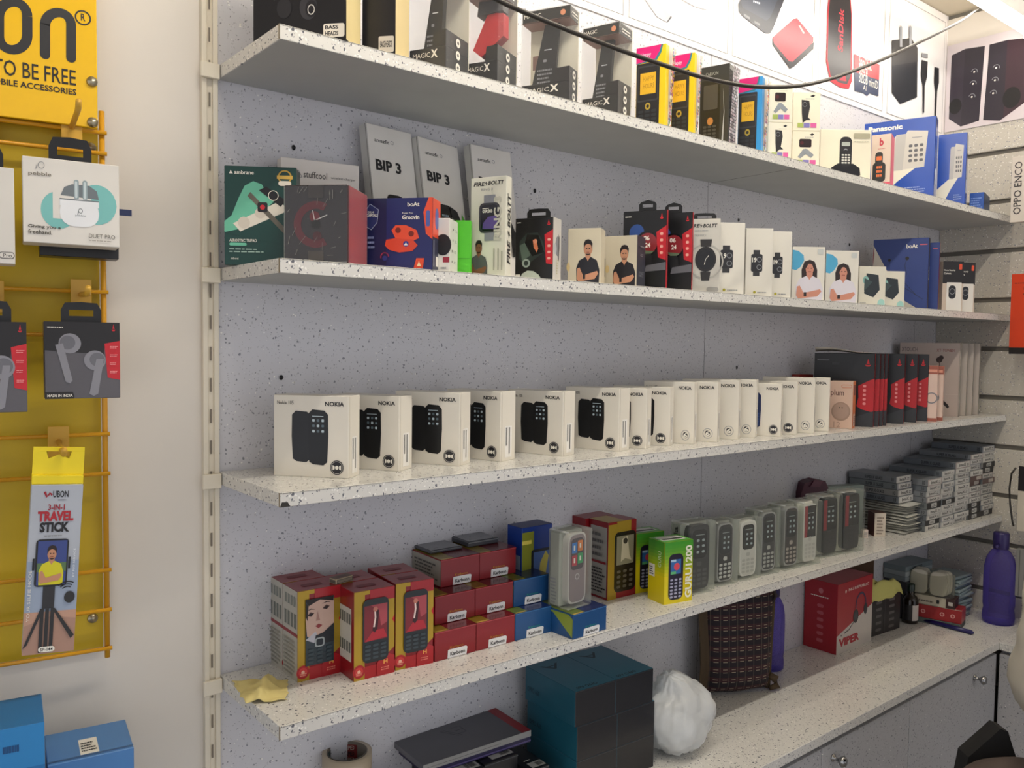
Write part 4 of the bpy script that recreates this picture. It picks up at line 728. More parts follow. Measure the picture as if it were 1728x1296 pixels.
q = bx(Z2, (1586.5, 405.6), ang=-69, w=18, d=1.6, h=SD['h']*97, y0=-.87, tag_='S2'); g, P = carton(q, m('2c4080', .35)); P['F'].rect(.9, .9, .97, .915, m('d86070')); P['R'].rect(0, 0, 1, 1, m('b02838')); T('earphone_carton', 'second blue earphone carton, red edged, right behind the large one', 'carton', q, [('earphone_carton', g)])
for i, (fr, L_, lb) in enumerate([((1626.8, 441.5), 1590, 'left black and beige camera carton with a white camera printed'), ((1646.5, 443.8), 1615, 'right black and beige camera carton, partly hidden')]):
    q = bx(Z2, fr, ang=-36, L=(L_, 490), d=4, y0=-.96+.02*i, tag_='T%d' % i); g, P = carton(q, m('c4b4a4', .4)); f = P['F']; f.rect(0, .56, 1, 1, m('181416', .4)); f.rr(.78, .84, .92, .95, m('e05030'), .25); f.text('Home Security', .05, .80, .6, .84, WHT, .02); f.text('Camera', .05, .74, .4, .78, WHT, .02); f.rr(.2, .0, .92, .58, m('e0dcd4'), .03); f.rr(.3, .25, .65, .52, m('141418', .2), .45); f.ring(.48, .4, .05, .06, GRY); T('camera_carton', lb, 'carton', q, [('camera_carton', g)], 'camera cartons')
# ================================================================ shelf 1
YS = -.975
q = bx(Z1, (584, 62), ang=-49, L=(427, 60), R=(608, 60), h=24, y0=-1.02, tag_='hp'); q['loc'].z += .0004; g, P = carton(q, m('1a191c', .35)); f = P['F']; f.circ(.6, .20, .075, m('39383c', .3), .75); f.circ(.63, .19, .05, m('242327', .3), .75); f.ring(.63, .185, .024, .031, m('c8c4bc'), .75); f.line([(.6, .27), (.62, .4)], .006, m('38373a')); f.ring(.45, .3, .13, .14, m('605e60'), a0=150, a1=200); f.circ(.34, .2, .06, m('2c2b2e', .3), .8); f.rr(.76, .015, .985, .095, m('e8e0d0'), .1); f.text('BASS', .78, .062, .92, .085, INK, .03); f.text('HEADS', .78, .025, .92, .05, INK, .03)
P['R'].rect(0, 0, 1, 1, m('d8c690')); P['B'].rect(0, 0, 1, 1, m('3a3632')); T('headphone_carton', 'black headphone carton overhanging the left end of the top shelf', 'carton', q, [('headphone_carton', g)])
q = bx(Z1, (667, 91), ang=-50, L=(611, 60), R=(690, 60), h=24, y0=-.98, tag_='hp2'); g, P = carton(q, m('18171c', .35)); P['F'].rr(.5, .02, .96, .12, m('c8c0b4'), .1); P['F'].text('BASS HEADS', .55, .05, .9, .09, INK, .03); P['R'].rect(0, 0, 1, 1, m('e0cc98')); T('headphone_carton', 'second black carton with cream side on the top shelf', 'carton', q, [('headphone_carton', g)])
CLR = clear('ffffff', .04, .06)
def magic(q, label, red=False):
    w_, d_, h = q['w'], q['d'], q['h']; b = G(); hb = h*.26; hb = h*.22; b.box(0.001, 0.001, 0, w_-.001, d_-.001, hb, BLK); b.prism([(w_*.62, hb), (w_-.001, hb), (w_-.001, h*.37), (w_*.66, h*.36)], 'y', .001, d_-.001, BLK)
    P = pens(b, w_, d_, h); P['F'].text('MAGIC', .12, .13, .58, .175, WHT, .0); P['F'].text('X', .60, .12, .78, .195, WHT, .04)
    for i in range(3): P['R'].circ(.5, .07+.115*i, .042, WHT, 1); P['R'].circ(.5, .07+.115*i, .016, BLK, 1)
    t = G(); t.box(0.001, 0.001, h*.87, w_-.001, d_-.001, h-.0005, m('242422', .35)); Pt = pens(t, w_, d_, h); Pt['F'].text('MAGIC', .05, .92, .4, .96, WHT); Pt['B'].h = d_; Pt['B'].o = Vector((.001, .001, h*.87)); Pt['F'].circ(.85, .93, .03, m('d89068')); Pt['F'].rect(0, .87, 1, .875, m('7a5a50')); Pt['R'].rows(.2, .9, .8, .96, 2, WHT); Pt['B'].rect(0, 0, .98, .98, m('8a6258'))
    ph = G()
    if red: ph.prism([(w_*.05, h*.40), (w_*.3, h*.32), (w_*.95, h*.5), (w_*.95, h*.72), (w_*.5, h*.75)], 'y', d_*.35, d_*.62, m('c03038', .3)); ph.prism([(w_*.2, h*.72), (w_*.95, h*.74), (w_*.95, h*.84), (w_*.25, h*.86)], 'y', d_*.3, d_*.6, m('3a3a40', .3))
    else:
        ph.prism([(w_*.12, h*.14), (w_*.62, h*.14), (w_*.72, h*.86), (w_*.42, h*.86)], 'y', d_*.35, d_*.5, m('1c1e22', .35)); Pp = Pen(ph, (w_*.12, d_*.35, h*.14), (1, 0, 0), (0, 0, 1), (0, -1, 0), w_*.5, h*.72); Pp.rows(.3, .15, .95, .38, 4, GRY); Pp.rr(.55, .45, .7, .49, GRY, .2); Pp.rect(.6, .62, .9, .635, m('c8ccd0')); Pp.rect(.2, .05, .9, .06, m('a04048'))
    k = G(); k.box(0, d_-.0012, hb*.5, w_, d_-.0002, h, m('ded8c4', .4)); k.box(w_*.05, d_-.002, h*.45, w_*.2, d_-.0012, h*.6, m('8a6a60'))
    c = G(); c.box(-.0006, -.0006, .0001, w_+.0006, d_+.0006, h+.0006, CLR, .001)
    T('phone_pack', label, 'phone pack', q, [('base_tray', b), ('lid', t), ('phone', ph), ('back_card', k), ('clear_cover', c)], 'clear phone packs on the top shelf')
q3 = bx(Z1, (963, 6.5), fl=(881, 21), rb=(985.5, 19.4), y0=YS, tag_='MX3'); magic(q3, 'third clear phone pack on the top shelf, black phone, black lid')
q4 = bx(Z1, (1045.6, 35), fl=(983, 49), rb=(1078, 49), y0=YS, tag_='MX4'); magic(q4, 'rightmost clear phone pack on the top shelf, beside the yellow cartons')
aq = math.degrees(q3['rz'])
q = bx(Z1, (753, 60), ang=aq, L=(690, 60), d=7.5, h=q3['h']*100, y0=YS, tag_='MX1'); magic(q, 'leftmost clear phone pack on the top shelf, beside the cream carton side')
q = bx(Z1, (840, 80), ang=aq, L=(783, 80), d=7.5, h=q3['h']*100, y0=YS, tag_='MX2'); magic(q, 'clear pack with a red device inside on the top shelf', True)
def happy(q, col, label, dark=False):
    g, P = carton(q, m(col, .3)); f = P['F']; pk = m('d81c78', .35)
    f.poly([(0, .8), (0, 1), (.9, 1), (.84, .9), (.7, .82)], m('2a7888')); f.poly([(0, .81), (0, 1), (.84, 1), (.78, .92), (.64, .84)], pk); f.text('Happy', .15, .87, .5, .93, m('f8c8e0'), .02)
    f.rr(0.02, .0+.01, .80, .80, INK, .06); f.rr(.06, .33, .76, .77, m('3a3c42', .3), .06); f.rr(.09, .35, .73, .75, INK, .05); f.rect(.15, .42, .68, .68, m('e0b028')); f.text('HAPPY', .25, .58, .62, .64, m('a87818')); f.text('HOURS', .25, .49, .62, .55, m('a87818')); f.circ(.42, .27, .045, m('c8b050', .3, .5), .8); f.circ(.42, .27, .02, INK)
    for j in range(4):
        for i in range(3): f.rr(.10+i*.22, .04+j*.05, .28+i*.22, .075+j*.05, m('30343a', .3), .3)
    r = P['R']; r.rect(.42, 0, .9, 1, m('e8e4dc')); collage(r.sub(.45, .02, .85, .98), 150)
    T('feature_phone_carton', label, 'carton', q, [('feature_phone_carton', g)], 'bright feature phone cartons on the top shelf')
happy(bx(Z1, (1124.4, 73), fl=(1074.4, 82.5), rb=(1144, 81), y0=YS, tag_='Y1'), 'f0cc20', 'left yellow and pink feature phone carton on the top shelf')
h0 = bx(Z1, (1173, 88), fl=(1130, 96), rb=(1182, 94), y0=YS, tag_='Y2'); happy(h0, 'f0cc20', 'right yellow and pink feature phone carton on the top shelf')
happy(bx(Z1, (1287, 128), fl=(1247, 134), rb=(1299, 137), y0=YS, tag_='BLUE'), '3898d8', 'sky blue and pink feature phone carton on the top shelf')
q = bx(Z1, (1231.7, 106), fl=(1181.7, 115), rb=(1248, 116), y0=YS, tag_='CARVON'); g, P = carton(q, m('3a3a36', .25)); f = P['F']; f.text('CARVON', .2, .88, .62, .92, m('b0aea4')); f.rr(.06, .04, .7, .82, m('2a2824', .2), .1); f.rr(.14, .45, .62, .76, m('4a4844', .15), .08); f.circ(.38, .3, .05, m('c89058', .3, .6), .8)
for j in range(4):
    for i in range(3): f.rr(.14+i*.16, .08+j*.045, .27+i*.16, .11+j*.045, m('3e3c36'), .3)
f.poly([(.78, 0), (.84, .4), (.8, .7), (.86, .4), (.84, 0)], SIL); collage(P['R'].sub(.1, .02, .9, .98), 150, ('8a8488', 'a8a0a4', '5a5058', 'b8a0a8', '706868', 'c8c4c8'), 9); T('feature_phone_carton', 'dark smoky feature phone carton between the yellow and sky blue cartons', 'carton', q, [('feature_phone_carton', g)])
def webcam(q, label, front=True, stripes=True):
    g, P = carton(q, m('efe8d2', .4)); f = P['F']; sv = m('8c9298', .3)
    f.poly([(.62, .9), (.72, .94), (.8, .91), (.72, .87)], INK); f.rows(.45, .82, .8, .85, 1, GRY)
    if front: f.rr(.25, .55, .7, .78, m('2a1e20', .3), .12); f.circ(.35, .67, .05, m('501820')); f.poly([(.2, .28), (.4, .5), (.55, .5), (.8, .34), (.7, .26), (.5, .36), (.3, .24)], sv); f.circ(.48, .45, .06, sv)
    else: f.poly([(.3, .8), (.58, .78), (.62, .62), (.55, .35), (.66, .28), (.5, .28), (.36, .2), (.32, .45)], INK); f.ring(.42, .68, .05, .06, GRY)
    if stripes:
        for a, c in ((.22, 'a8b860'), (.45, '8078b8'), (.7, 'd860a0')): f.rect(a-.05, .08, a+.17, .2, m(c))
    T('webcam_carton', label, 'carton', q, [('webcam_carton', g)], 'cream webcam cartons')
qa = bx(Z1, (1383.5, 221.5), ang=-38, L=(1337, 250), d=7, y0=-.95, tag_='W4'); webcam(qa, 'lower right cream webcam carton of the two stacks on the top shelf', True, True)
qb = bx(Z1, (1336.5, 208), ang=-38, L=(1296, 230), d=7, h=qa['h']*100, y0=-.95, tag_='W3'); webcam(qb, 'lower left cream webcam carton of the two stacks on the top shelf', False, True)
q = dict(qa); q['loc'] = qa['loc']+Vector((-.001, 0, qa['h']+.0004)); q['h'] = qa['h']*1.06; webcam(q, 'upper right cream webcam carton of the two stacks on the top shelf', False)
q = dict(qb); q['loc'] = qb['loc']+Vector((0, 0, qb['h']+.0004)); webcam(q, 'upper left cream webcam carton of the two stacks on the top shelf', True)
q = bx(Z1, (1471, 219.5), ang=-38, L=(1384, 260), d=6, y0=-.93, tag_='cordless'); g, P = carton(q, m('e8e2cc', .4)); f = P['F']; f.rr(.38, .22, .62, .86, INK, .4); f.rr(.42, .68, .58, .76, m('a8b0a8'), .1); f.circ(.5, .58, .05, GRY); f.circ(.5, .58, .03, INK)
for j in range(4):
    for i in range(3): f.rr(.42+i*.06, .3+j*.05, .465+i*.06, .33+j*.05, m('d0d0c8'), .2)
f.poly([(.2, .1), (.22, .26), (.35, .34), (.65, .34), (.78, .26), (.8, .12), (.65, .04), (.35, .04)], m('16161a', .3)); f.rr(.4, .28, .6, .6, INK, .3); f.rr(.65, .83, .97, .93, m('a8a48c'), .05); f.rows(.66, .76, .96, .8, 1, m('c0bca8'))
for j in range(4):
    for i in range(3): f.rr(.42+i*.06, .34+j*.05, .465+i*.06, .37+j*.05, m('d0d0c8'), .2)
T('cordless_phone_carton', 'cream carton showing a black cordless phone on its cradle, top shelf', 'carton', q, [('cordless_phone_carton', g)])
q = bx(Z1, (1504.6, 225), ang=-70, L=(1470, 260), d=6.5, y0=-.97, tag_='pink'); g, P = carton(q, m('dcc8b8', .4)); f = P['F']; f.text('b', .42, .78, .62, .93, m('c02840'), .03); f.rows(.35, .72, .7, .74, 1, m('c02840')); f.rr(.22, .4, .6, .66, INK, .4); f.rr(.28, .5, .55, .58, m('e07038'), .1); f.rr(.1, .08, .75, .46, INK, .3)
for j in range(3):
    for i in range(3): f.rr(.3+i*.1, .18+j*.08, .37+i*.1, .23+j*.08, m('e07038'), .2)
f.rect(0, 0, 1, .07, m('d85870')); P['R'].rect(0, 0, 1, 1, m('dc6478')); T('cordless_phone_carton', 'small pink-sided carton with a black cordless phone before the blue carton', 'carton', q, [('cordless_phone_carton', g)])
def pana(q, label, word=True):
    g, P = carton(q, m('1c4aa8', .3)); f = P['F']
    if word: f.text('Panasonic', .06, .885, .54, .95, WHT, .04)
    f.poly([(.2, .3), (.6, .34), (.8, .4), (.97, .36), (.97, .3), (.4, .1)], m('1c4aa8', .3)); f.poly([(.0, .0+.25), (.4, .38), (.78, .42), (.5, .25), (.3, .1), (.0, .1)], m('e0dccc')); f.poly([(.42, .38), (.86, .40), (.9, .83), (.62, .86), (.58, .8), (.44, .8)], m('c8c4bc', .35)); f.poly([(.42, .38), (.56, .38), (.6, .82), (.46, .82)], m('b4b2ae', .35))
    for j in range(4):
        for i in range(3): f.rr(.64+i*.075, .47+j*.06, .69+i*.075, .505+j*.06, m('5c5c60'), .3)
    f.rect(.68, .76, .82, .77, GRY); f.rows(.6, .1, .88, .18, 3, m('a0b4e0')); P['R'].rect(0, 0, 1, 1, m('24428c', .2)); P['R'].rect(.3, .05, .5, .9, m('5878c0', .15)); P['R'].rr(.2, .2, .7, .38, m('c8ccd8'), .1)
    T('desk_phone_carton', label, 'carton', q, [('desk_phone_carton', g)], 'blue desk phone cartons')
pana(bx(Z1, (1580, 195), ang=-71, L=(1457.5, 260), d=6.0, y0=-.90, tag_='pana1'), 'large blue carton with white brand lettering and a white desk phone')
pana(bx(Z1, (1632.5, 223), ang=-71, L=(1583, 260), d=6.0, y0=-.93, tag_='pana2'), 'narrower blue desk phone carton at the right end of the top shelf', False)
q = bx(Z1, (1661, 324), ang=-76, L=(1636, 340), d=12.0, y0=-.92, tag_='bsm'); g, P = carton(q, m('2450a0', .35)); P['F'].rows(.1, .2, .9, .8, 5, m('7090d0')); P['R'].rect(0, 0, 1, 1, m('34405c')); T('blue_carton', 'low blue carton at the far right end of the top shelf', 'carton', q, [('blue_carton', g)])
# ================================================================ shelf 4: red, gold and blue phone cartons
GOLD = m('b0902c', .3, .35); KR = m('8a141c', .28); KR2 = m('a81c24', .28)
def goldred(q, label, art, lside='full', group='standing red and gold phone cartons'):
    g, P = carton(q, KR); f = P['F']; L_ = P['L']; t = P['T']
    f.poly([(0, 0), (.26, 0), (.26, .97), (0, .97)], GOLD); f.poly([(.78, .22), (1, .3), (1, .88), (.78, .85)], GOLD); f.rect(.26, 0, 1, .14, KR2); f.rect(.0, .955, .38, 1, GOLD); f.rect(.38, .86, 1, 1, KR2)
    f.poly([(.94, .62), (1, .67), (1, .57)], m('c02028')); f.circ(.12, .1, .075, KR2); f.circ(.12, .1, .05, m('c83838')); f.circ(.12, .1, .02, m('e8b8a0')); f.rows(.05, .06, .2, .1, 2, m('e8a890')); f.poly([(.55, .0), (.55, .14), (.62, .2), (.72, .24), (.85, .24), (1, .2), (1, 0)], KR2); f.text('H', .72, .13, .82, .18, m('e8a850'), .03); f.rows(.66, .06, .9, .11, 2, m('e08070')); art(f)
    t.rect(0, 0, .36, .04, GOLD); t.rect(0, .0, 1, .02, m('d88868', .25, .4)); t.rr(.25, .35, .7, .6, m('70121a'), .1)
    if lside == 'full':
        L_.rect(0, 0, 1, 1, m('b8b4a8')); L_.rect(0, .49, 1, .53, KR)
        for i in range(4): L_.rect(.12+i*.22, .58, .26+i*.22, .74, m('6c7068')); L_.rect(.15+i*.2, .82, .28+i*.2, .93, m('7c8078'))
        L_.rows(.08, .04, .9, .46, 9, m('969488'))
    elif lside == 'label':
        L_.rect(.02, .2, .85, .8, m('c8c4b8'))
        for i in range(5): L_.rect(.1+i*.15, .62, .2+i*.15, .74, m('5c605c')); L_.rect(.1+i*.15, .3, .2+i*.15, .42, m('5c605c'))
    T('phone_box', label, 'carton', q, [('phone_box', g)], group)
def face_art(f):
    b = f.sub(.17, .16, .82, .9); b.rect(0, 0, 1, 1, m('2a3840', .3)); b.poly([(.05, .45), (.0, .7), (.05, .9), (.3, 1), (1, 1), (1, .55), (.8, .42), (.5, .35)], m('c8a898', .5)); b.poly([(0, .4), (.35, .5), (.45, .4), (.3, .33)], m('b8b8c0')); b.poly([(0, .98), (.1, .9), (.5, .97), (.98, .92), (1, 1), (0, 1)], m('1a1414')); b.poly([(0, .75), (.06, .68), (.1, .9), (0, .95)], m('201818'))
    
    for x, y in ((.17, .76), (.72, .83)): b.poly([(x-.13, y), (x, y+.045), (x+.13, y+.02), (x+.02, y-.025)], m('4a302c')); b.poly([(x-.08, y+.002), (x, y+.025), (x+.09, y+.012), (x+.01, y-.012)], m('1a1416')); b.poly([(x-.15, y+.07), (x+.02, y+.1), (x+.17, y+.07), (x+.02, y+.085)], m('1c1414'))
    b.poly([(.42, .8), (.5, .66), (.36, .66)], m('a88074')); b.poly([(.34, .58), (.45, .61), (.58, .58), (.45, .54)], m('8a3034')); b.poly([(.35, .44), (.6, .46), (1, .58), (1, .3), (.3, .3)], m('1c2026'))
    b.rr(.32, .26, .66, .40, m('a0a8a8'), .25); b.rr(.37, .28, .61, .38, m('202830'), .25)
    for j in range(4):
        for i in range(3): b.rr(.08+i*.32, .03+j*.06, .28+i*.32, .07+j*.06, m('35454c'), .3)
def rose_art(f):
    b = f.sub(.2, .18, .84, .9); b.rr(0, 0, 1, 1, m('1c2226', .3), .2); b.rect(.06, .34, .94, .9, m('7a2028', .3)); b.poly([(.3, .9), (.94, .9), (.94, .6), (.7, .55), (.6, .8)], m('a84850')); b.poly([(.08, .34), (.94, .36), (.8, .5), (.4, .5)], m('b02834')); b.poly([(.36, .5), (.5, .85), (.62, .8), (.56, .52), (.46, .46)], m('3a1820')); b.line([(.42, .55), (.48, .7), (.46, .82)], .003, m('e8d0c8')); b.circ(.48, .83, .04, m('c07868'))
    for j in range(4):
        for i in range(3): b.rr(.08+i*.3, .05+j*.065, .3+i*.3, .09+j*.065, m('38444a'), .3)
qA = bx(Z4, (575, 1133.6), fl=(502, 1152), rb=None, d=5.8, top=(576, 986), tag_='A1'); goldred(qA, 'leftmost red and gold phone box, front one showing a woman\'s face', face_art)
ca, sa = math.cos(qA['rz']), math.sin(qA['rz'])
def behind(q, dy=0.0, dx=0.0, dz=0.0, **k):
    r = dict(q); c, s_ = math.cos(q['rz']), math.sin(q['rz']); r['loc'] = Vector(q['loc'])+Vector((c*dx-s_*dy, s_*dx+c*dy, dz)); r.update(k); return r
goldred(behind(qA, qA['d']+.0012), 'red phone box directly behind the woman\'s face box', face_art)
qB = bx(Z4, (665, 1133.6), fl=(597, 1151), d=5.8, top=(667, 988), tag_='B1'); goldred(qB, 'middle front red and gold phone box showing a figure in red', rose_art, 'label')
qC = bx(Z4, (730.5, 1118), fl=(667, 1132), d=5.8, top=(733, 976), tag_='C1'); goldred(qC, 'right front red and gold phone box showing a figure in red', rose_art, 'none')
goldred(behind(qB, qB['d']+.002), 'red phone box behind the middle front one', rose_art, 'none'); goldred(behind(qC, qC['d']+.002), 'red phone box behind the right front one, against the lying boxes', rose_art, 'none')
# matchbox
q = behind(qB, qB['d']*.95, -.005, qB['h']+.0006, w=.036, d=.018, h=.009); q['rz'] += .25; g, P = carton(q, m('b8a88c', .5)); P['T'].rect(0, 0, 1, 1, m('6a5240')); P['T'].rr(.2, .25, .8, .75, m('5a3c30'), .1); P['F'].rect(.03, .15, .97, .85, m('4a4440')); P['F'].rect(.06, .25, .94, .75, m('857c6c')); P['L'].rect(.1, .2, .9, .8, m('6a6458'))
T('matchbox', 'small brown matchbox lying on the red phone boxes', 'matchbox', q, [('matchbox', g)])
# lying boxes with white maker labels
def lying(q, col, label, sticker='Karbonn', lw=False):
    red = col == 'red'; g, P = carton(q, m('86161e', .3) if red else m('1c4c80', .3)); f = P['F']; L_ = P['L']; t = P['T']
    f.rect(0, .96, 1, .985, m('b04048') if red else m('3a70a8')); f.text('Karbonn', .36, .34, .68, .42, m('b8802c', .3, .4) if red else m('2a9080'), .01)
    t.rect(0, 0, .34, 1, m('8a7420', .3, .3) if red else m('66782c', .3, .2)); t.rect(.02, .0, .3, .04, m('e0c060', .3, .5)); t.rect(.34, 0, 1, 1, m('641018', .25) if red else m('182858', .25))
    if lw: L_.rect(0, .04, 1, .96, m('a8a498')); L_.rows(.1, .2, .9, .85, 5, m('5c5c58'))
    elif not red: L_.poly([(.1, .9), (.55, .85), (.98, .05), (.99, .8), (.9, .95)], m('8a9a30', .3))
    s_ = G(); Ps = Pen(s_, (0, 0, 0), (1, 0, 0), (0, 0, 1), (0, -1, 0), q['w'], q['h'], [.0008]); sr = m('e6e6e6', .35)
    s_.prism([(q['w']*.30, q['h']*.02), (q['w']*.76, q['h']*.02), (q['w']*.78, q['h']*.27), (q['w']*.75, q['h']*.31), (q['w']*.33, q['h']*.31), (q['w']*.31, q['h']*.29)], 'y', -.0009, -.0001, sr); Ps.k = [.0010]; Ps.text('Karbonn', .36, .09, .72, .22, INK, .03)
    T('phone_box', label, 'carton', q, [('carton', g), ('maker_label', s_)], 'lying phone boxes with white labels')
r1 = bx(Z4, (803, 1099.4), fl=(733.6, 1117.6), d=13.5, top=(803, 1052), tag_='lyR1'); H1 = r1['h']
lying(r1, 'red', 'bottom left red lying box of the labelled stack')
r2 = behind(r1, 0, r1['w']+.0012); lying(r2, 'red', 'bottom middle red lying box of the labelled stack')
r3 = behind(r2, 0, r2['w']+.0012); lying(r3, 'blue', 'bottom blue lying box of the labelled stack')
HS = H1/S; m1 = bx(Z4+HS+.003, (804, 1042), fl=(733.6, 1055.7), d=13, h=H1*100, tag_='m1'); m1['rz'] = r1['rz']; m1['w'] = r1['w']; lying(m1, 'red', 'second-layer left red lying box of the labelled stack'); m2 = behind(m1, 0, r1['w']+.001); lying(m2, 'red', 'second-layer middle red lying box of the labelled stack'); m3 = behind(m2, -.001, r1['w']+.0014); lying(m3, 'blue', 'second-layer blue lying box of the labelled stack')
t1 = bx(Z4+2*HS+.006, (810, 979), fl=(741, 991), d=10, h=H1*100, tag_='t1'); t1['rz'] = r1['rz']; t1['w'] = r1['w']; lying(t1, 'red', 'top left red lying box with a grey film packet on it', lw=True); t2 = behind(t1, .001, r1['w']+.0012); lying(t2, 'red', 'top right red lying box with a grey film packet on it')
for q_ in (m1, m2, m3, t1, t2): print('LY', q_['loc'].y+q_['d'])
for i, (q0, lb) in enumerate([(t1, 'grey clear-film packet on the top left red lying box'), (t2, 'grey clear-film packet on the top right red lying box')]):
    q = behind(q0, .045, .005, q0['h']+.0006, w=q0['w']*.85, d=q0['d']*.62, h=.011 if i else .006); g = G(); g.box(0, 0, 0, q['w'], q['d'], q['h'], m('4c4e54', .18), .002); P = pens(g, q['w'], q['d'], q['h']); P['T'].rect(.04, .04, .96, .96, m('5c5e62', .12)); P['T'].line([(.1, .2), (.5, .28), (.9, .2)], .0008, m('9a9c9e', .1)); P['F'].rect(0, .7, 1, .9, m('7c7e80', .1)); T('film_packet', lb, 'packet', q, [('film_packet', g)], 'film packets')
# blue standing box
q = bx(Z4, (930, 1030), ang=math.degrees(r1['rz'])+2, L=(880, 1000), d=4.6, top=(929, 883), y0=-.42, tag_='blueSt'); g, P = carton(q, m('1c3c8c', .3)); f = P['F']; f.rect(0, 0, .38, .95, m('8a9030', .3)); f.rect(0, .82, .3, .86, m('e8d860')); f.rr(.3, .1, .95, .75, m('18202c', .3), .1); f.rect(.38, .3, .9, .72, m('4a6aa8')); f.poly([(.5, .3), (.6, .6), (.78, .72), (.88, .66), (.8, .5), (.7, .3)], m('c8bc50')); f.poly([(.3, .2), (.7, .3), (.9, .18), (.6, .1)], m('a89088')); P['L'].rect(.1, .05, .9, .7, m('8a98a8')); P['T'].rect(0, 0, 1, 1, m('283468'))
T('phone_box', 'blue and olive standing phone box behind the blue lying boxes', 'carton', q, [('phone_box', g)])
# blue lying box turned, at the right of the stack
q = bx(Z4, (1023, 1062), fl=(967, 1080), d=12.0, top=(1023.6, 1021.6), tag_='blueLy'); qL = q; lying(q, 'blue', 'separate blue lying box at the right, with olive wedge on its side')
# tall clear pack with colourful tile phone on it
q = behind(qL, .012, .008, qL['h']+.0006, w=.050, d=.030, h=.0016); 
def clearphone(q, label, body, scr, keys, frame=None, red=None, tray=True, word=None, tiles=False, group='clear-cased feature phones'):
    w_, d_, h = q['w'], q['d'], q['h']; parts = []
    b = G(); b.box(.002, d_*.45, .001, w_-.002, d_-.002, h*.97, m('aeb0a8', .4) if not red else m('e0dcd4', .4), .003)
    P = pens(b, w_, d_*0+.001, h); Pl = Pen(b, (.002, d_-.002, 0), (0, -1, 0), (0, 0, 1), (-1, 0, 0), d_*.5, h)
    if word: Pl.text(word, .25, .45, .7, .92, INK, .03, 90)
    Pl.rows(.2, .05, .8, .4, 8, GRY)
    ph = G(); pw = w_*.74; ph.prism([(w_*.13+pw*.5+pw*.5*math.copysign(abs(math.cos(t))**.35, math.cos(t)), h*.5+h*.45*math.copysign(abs(math.sin(t))**.22, math.sin(t))) for t in [2*math.pi*k/36 for k in range(36)]], 'y', d_*.18, d_*.45, frame or body)
    Pp = Pen(ph, (w_*.13, d_*.18, h*.05), (1, 0, 0), (0, 0, 1), (0, -1, 0), pw, h*.9)
    Pp.rr(.06, .02, .94, .98, body, .3)
    if red: Pp.rect(.08, .42, .3, .97, m('98202c')); Pp.rr(.3, .42, .94, .97, m('18181c', .2), .05); scrp = (.34, .46, .9, .93)
    else: scrp = (.14, .48, .86, .93)
    if scr: Pp.rr(*scrp, scr, .25)
    if tiles:
        for (a, c, col) in ((.2, .72, '2a78c8'), (.52, .74, 'd87830'), (.2, .54, 'b83040'), (.52, .56, '2a9858')): Pp.rr(a, c, a+.28, c+.15, m(col), .1); Pp.rr(a+.1, c+.04, a+.18, c+.11, WHT, .2)
        Pp.ring(.5, .38, .03, .045, m('c0b8b8'))
    else:
        for i in range(2):
            for j in range(3): Pp.rr(.36+i*.26, .56+j*.09, .5+i*.26, .60+j*.09, m('a8b4b8'), .3)
        Pp.rect(.3, .84, .75, .85, m('a8b0b0'))
        if keys:
            Pp.rr(.38, .36, .62, .43, keys, .3)
            for j in range(4):
                for i in range(3): Pp.rr(.12+i*.27, .06+j*.07, .33+i*.27, .105+j*.07, keys, .4)
    c = G(); c.box(0, 0, .0001, w_, d_, h, clear('f4f6f2', .05, .08), .003)
    T('boxed_phone', label, 'phone', q, [('back_tray', b), ('phone', ph), ('clear_case', c)], group)
q = bx(Z4, (1012, 1020), ang=-38, L=(963, 1000), d=5.5, y0=-.78, h=14.5, tag_='tile'); q['loc'] = behind(qL, .020, .006)['loc']; q['loc'].z = Z4*S+ZO+qL['h']+.0006; q['h'] = .150; q['rz'] = qL['rz']+.03; q['w'] = .068; q['d'] = .055
clearphone(q, 'clear-cased phone with four coloured tiles, on the turned blue box', m('8a7c80', .35), m('504850', .25), None, m('c8c4c0', .3), tiles=True)
# tall red and gold with dark phone
def dark_art(f):
    b = f.sub(.22, .08, .98, .86); b.rr(0, 0, 1, 1, m('241c16', .25), .18); b.rect(.1, .45, .9, .93, m('8a8468')); b.poly([(.3, .5), (.35, .88), (.6, .92), (.7, .6), (.8, .5), (.5, .55)], m('c8bc9c')); b.circ(.5, .84, .05, m('3a3428'))
    for j in range(4):
        for i in range(3): b.rr(.12+i*.28, .06+j*.085, .3+i*.28, .11+j*.085, m('5c5440'), .4)
q = bx(Z4, (1072, 1002.5), fl=(1024.6, 1014), d=6, top=(1074.7, 875), tag_='rgTall'); q['rz'] = q['rz']
g, P = carton(q, KR); f = P['F']; f.rect(0, 0, .3, .97, GOLD); f.rect(.3, .86, .8, 1, GOLD); dark_art(f); P['L'].rect(.08, .03, .94, .93, m('aaa69c')); P['L'].rows(.15, .08, .9, .42, 8, INK); P['L'].rect(.08, .46, .94, .49, KR); P['L'].rows(.15, .55, .9, .9, 4, m('5a5a58')); P['T'].rect(0, 0, .6, 1, GOLD); T('phone_box', 'tall red and gold box with a dark phone, left of the green cartons', 'carton', q, [('phone_box', g)])
q = behind(q, .0615, -.01, h=q['h']*1.0); g, P = carton(q, KR); T('phone_box', 'dark red box top seen behind the tall red and gold one', 'carton', q, [('phone_box', g)])
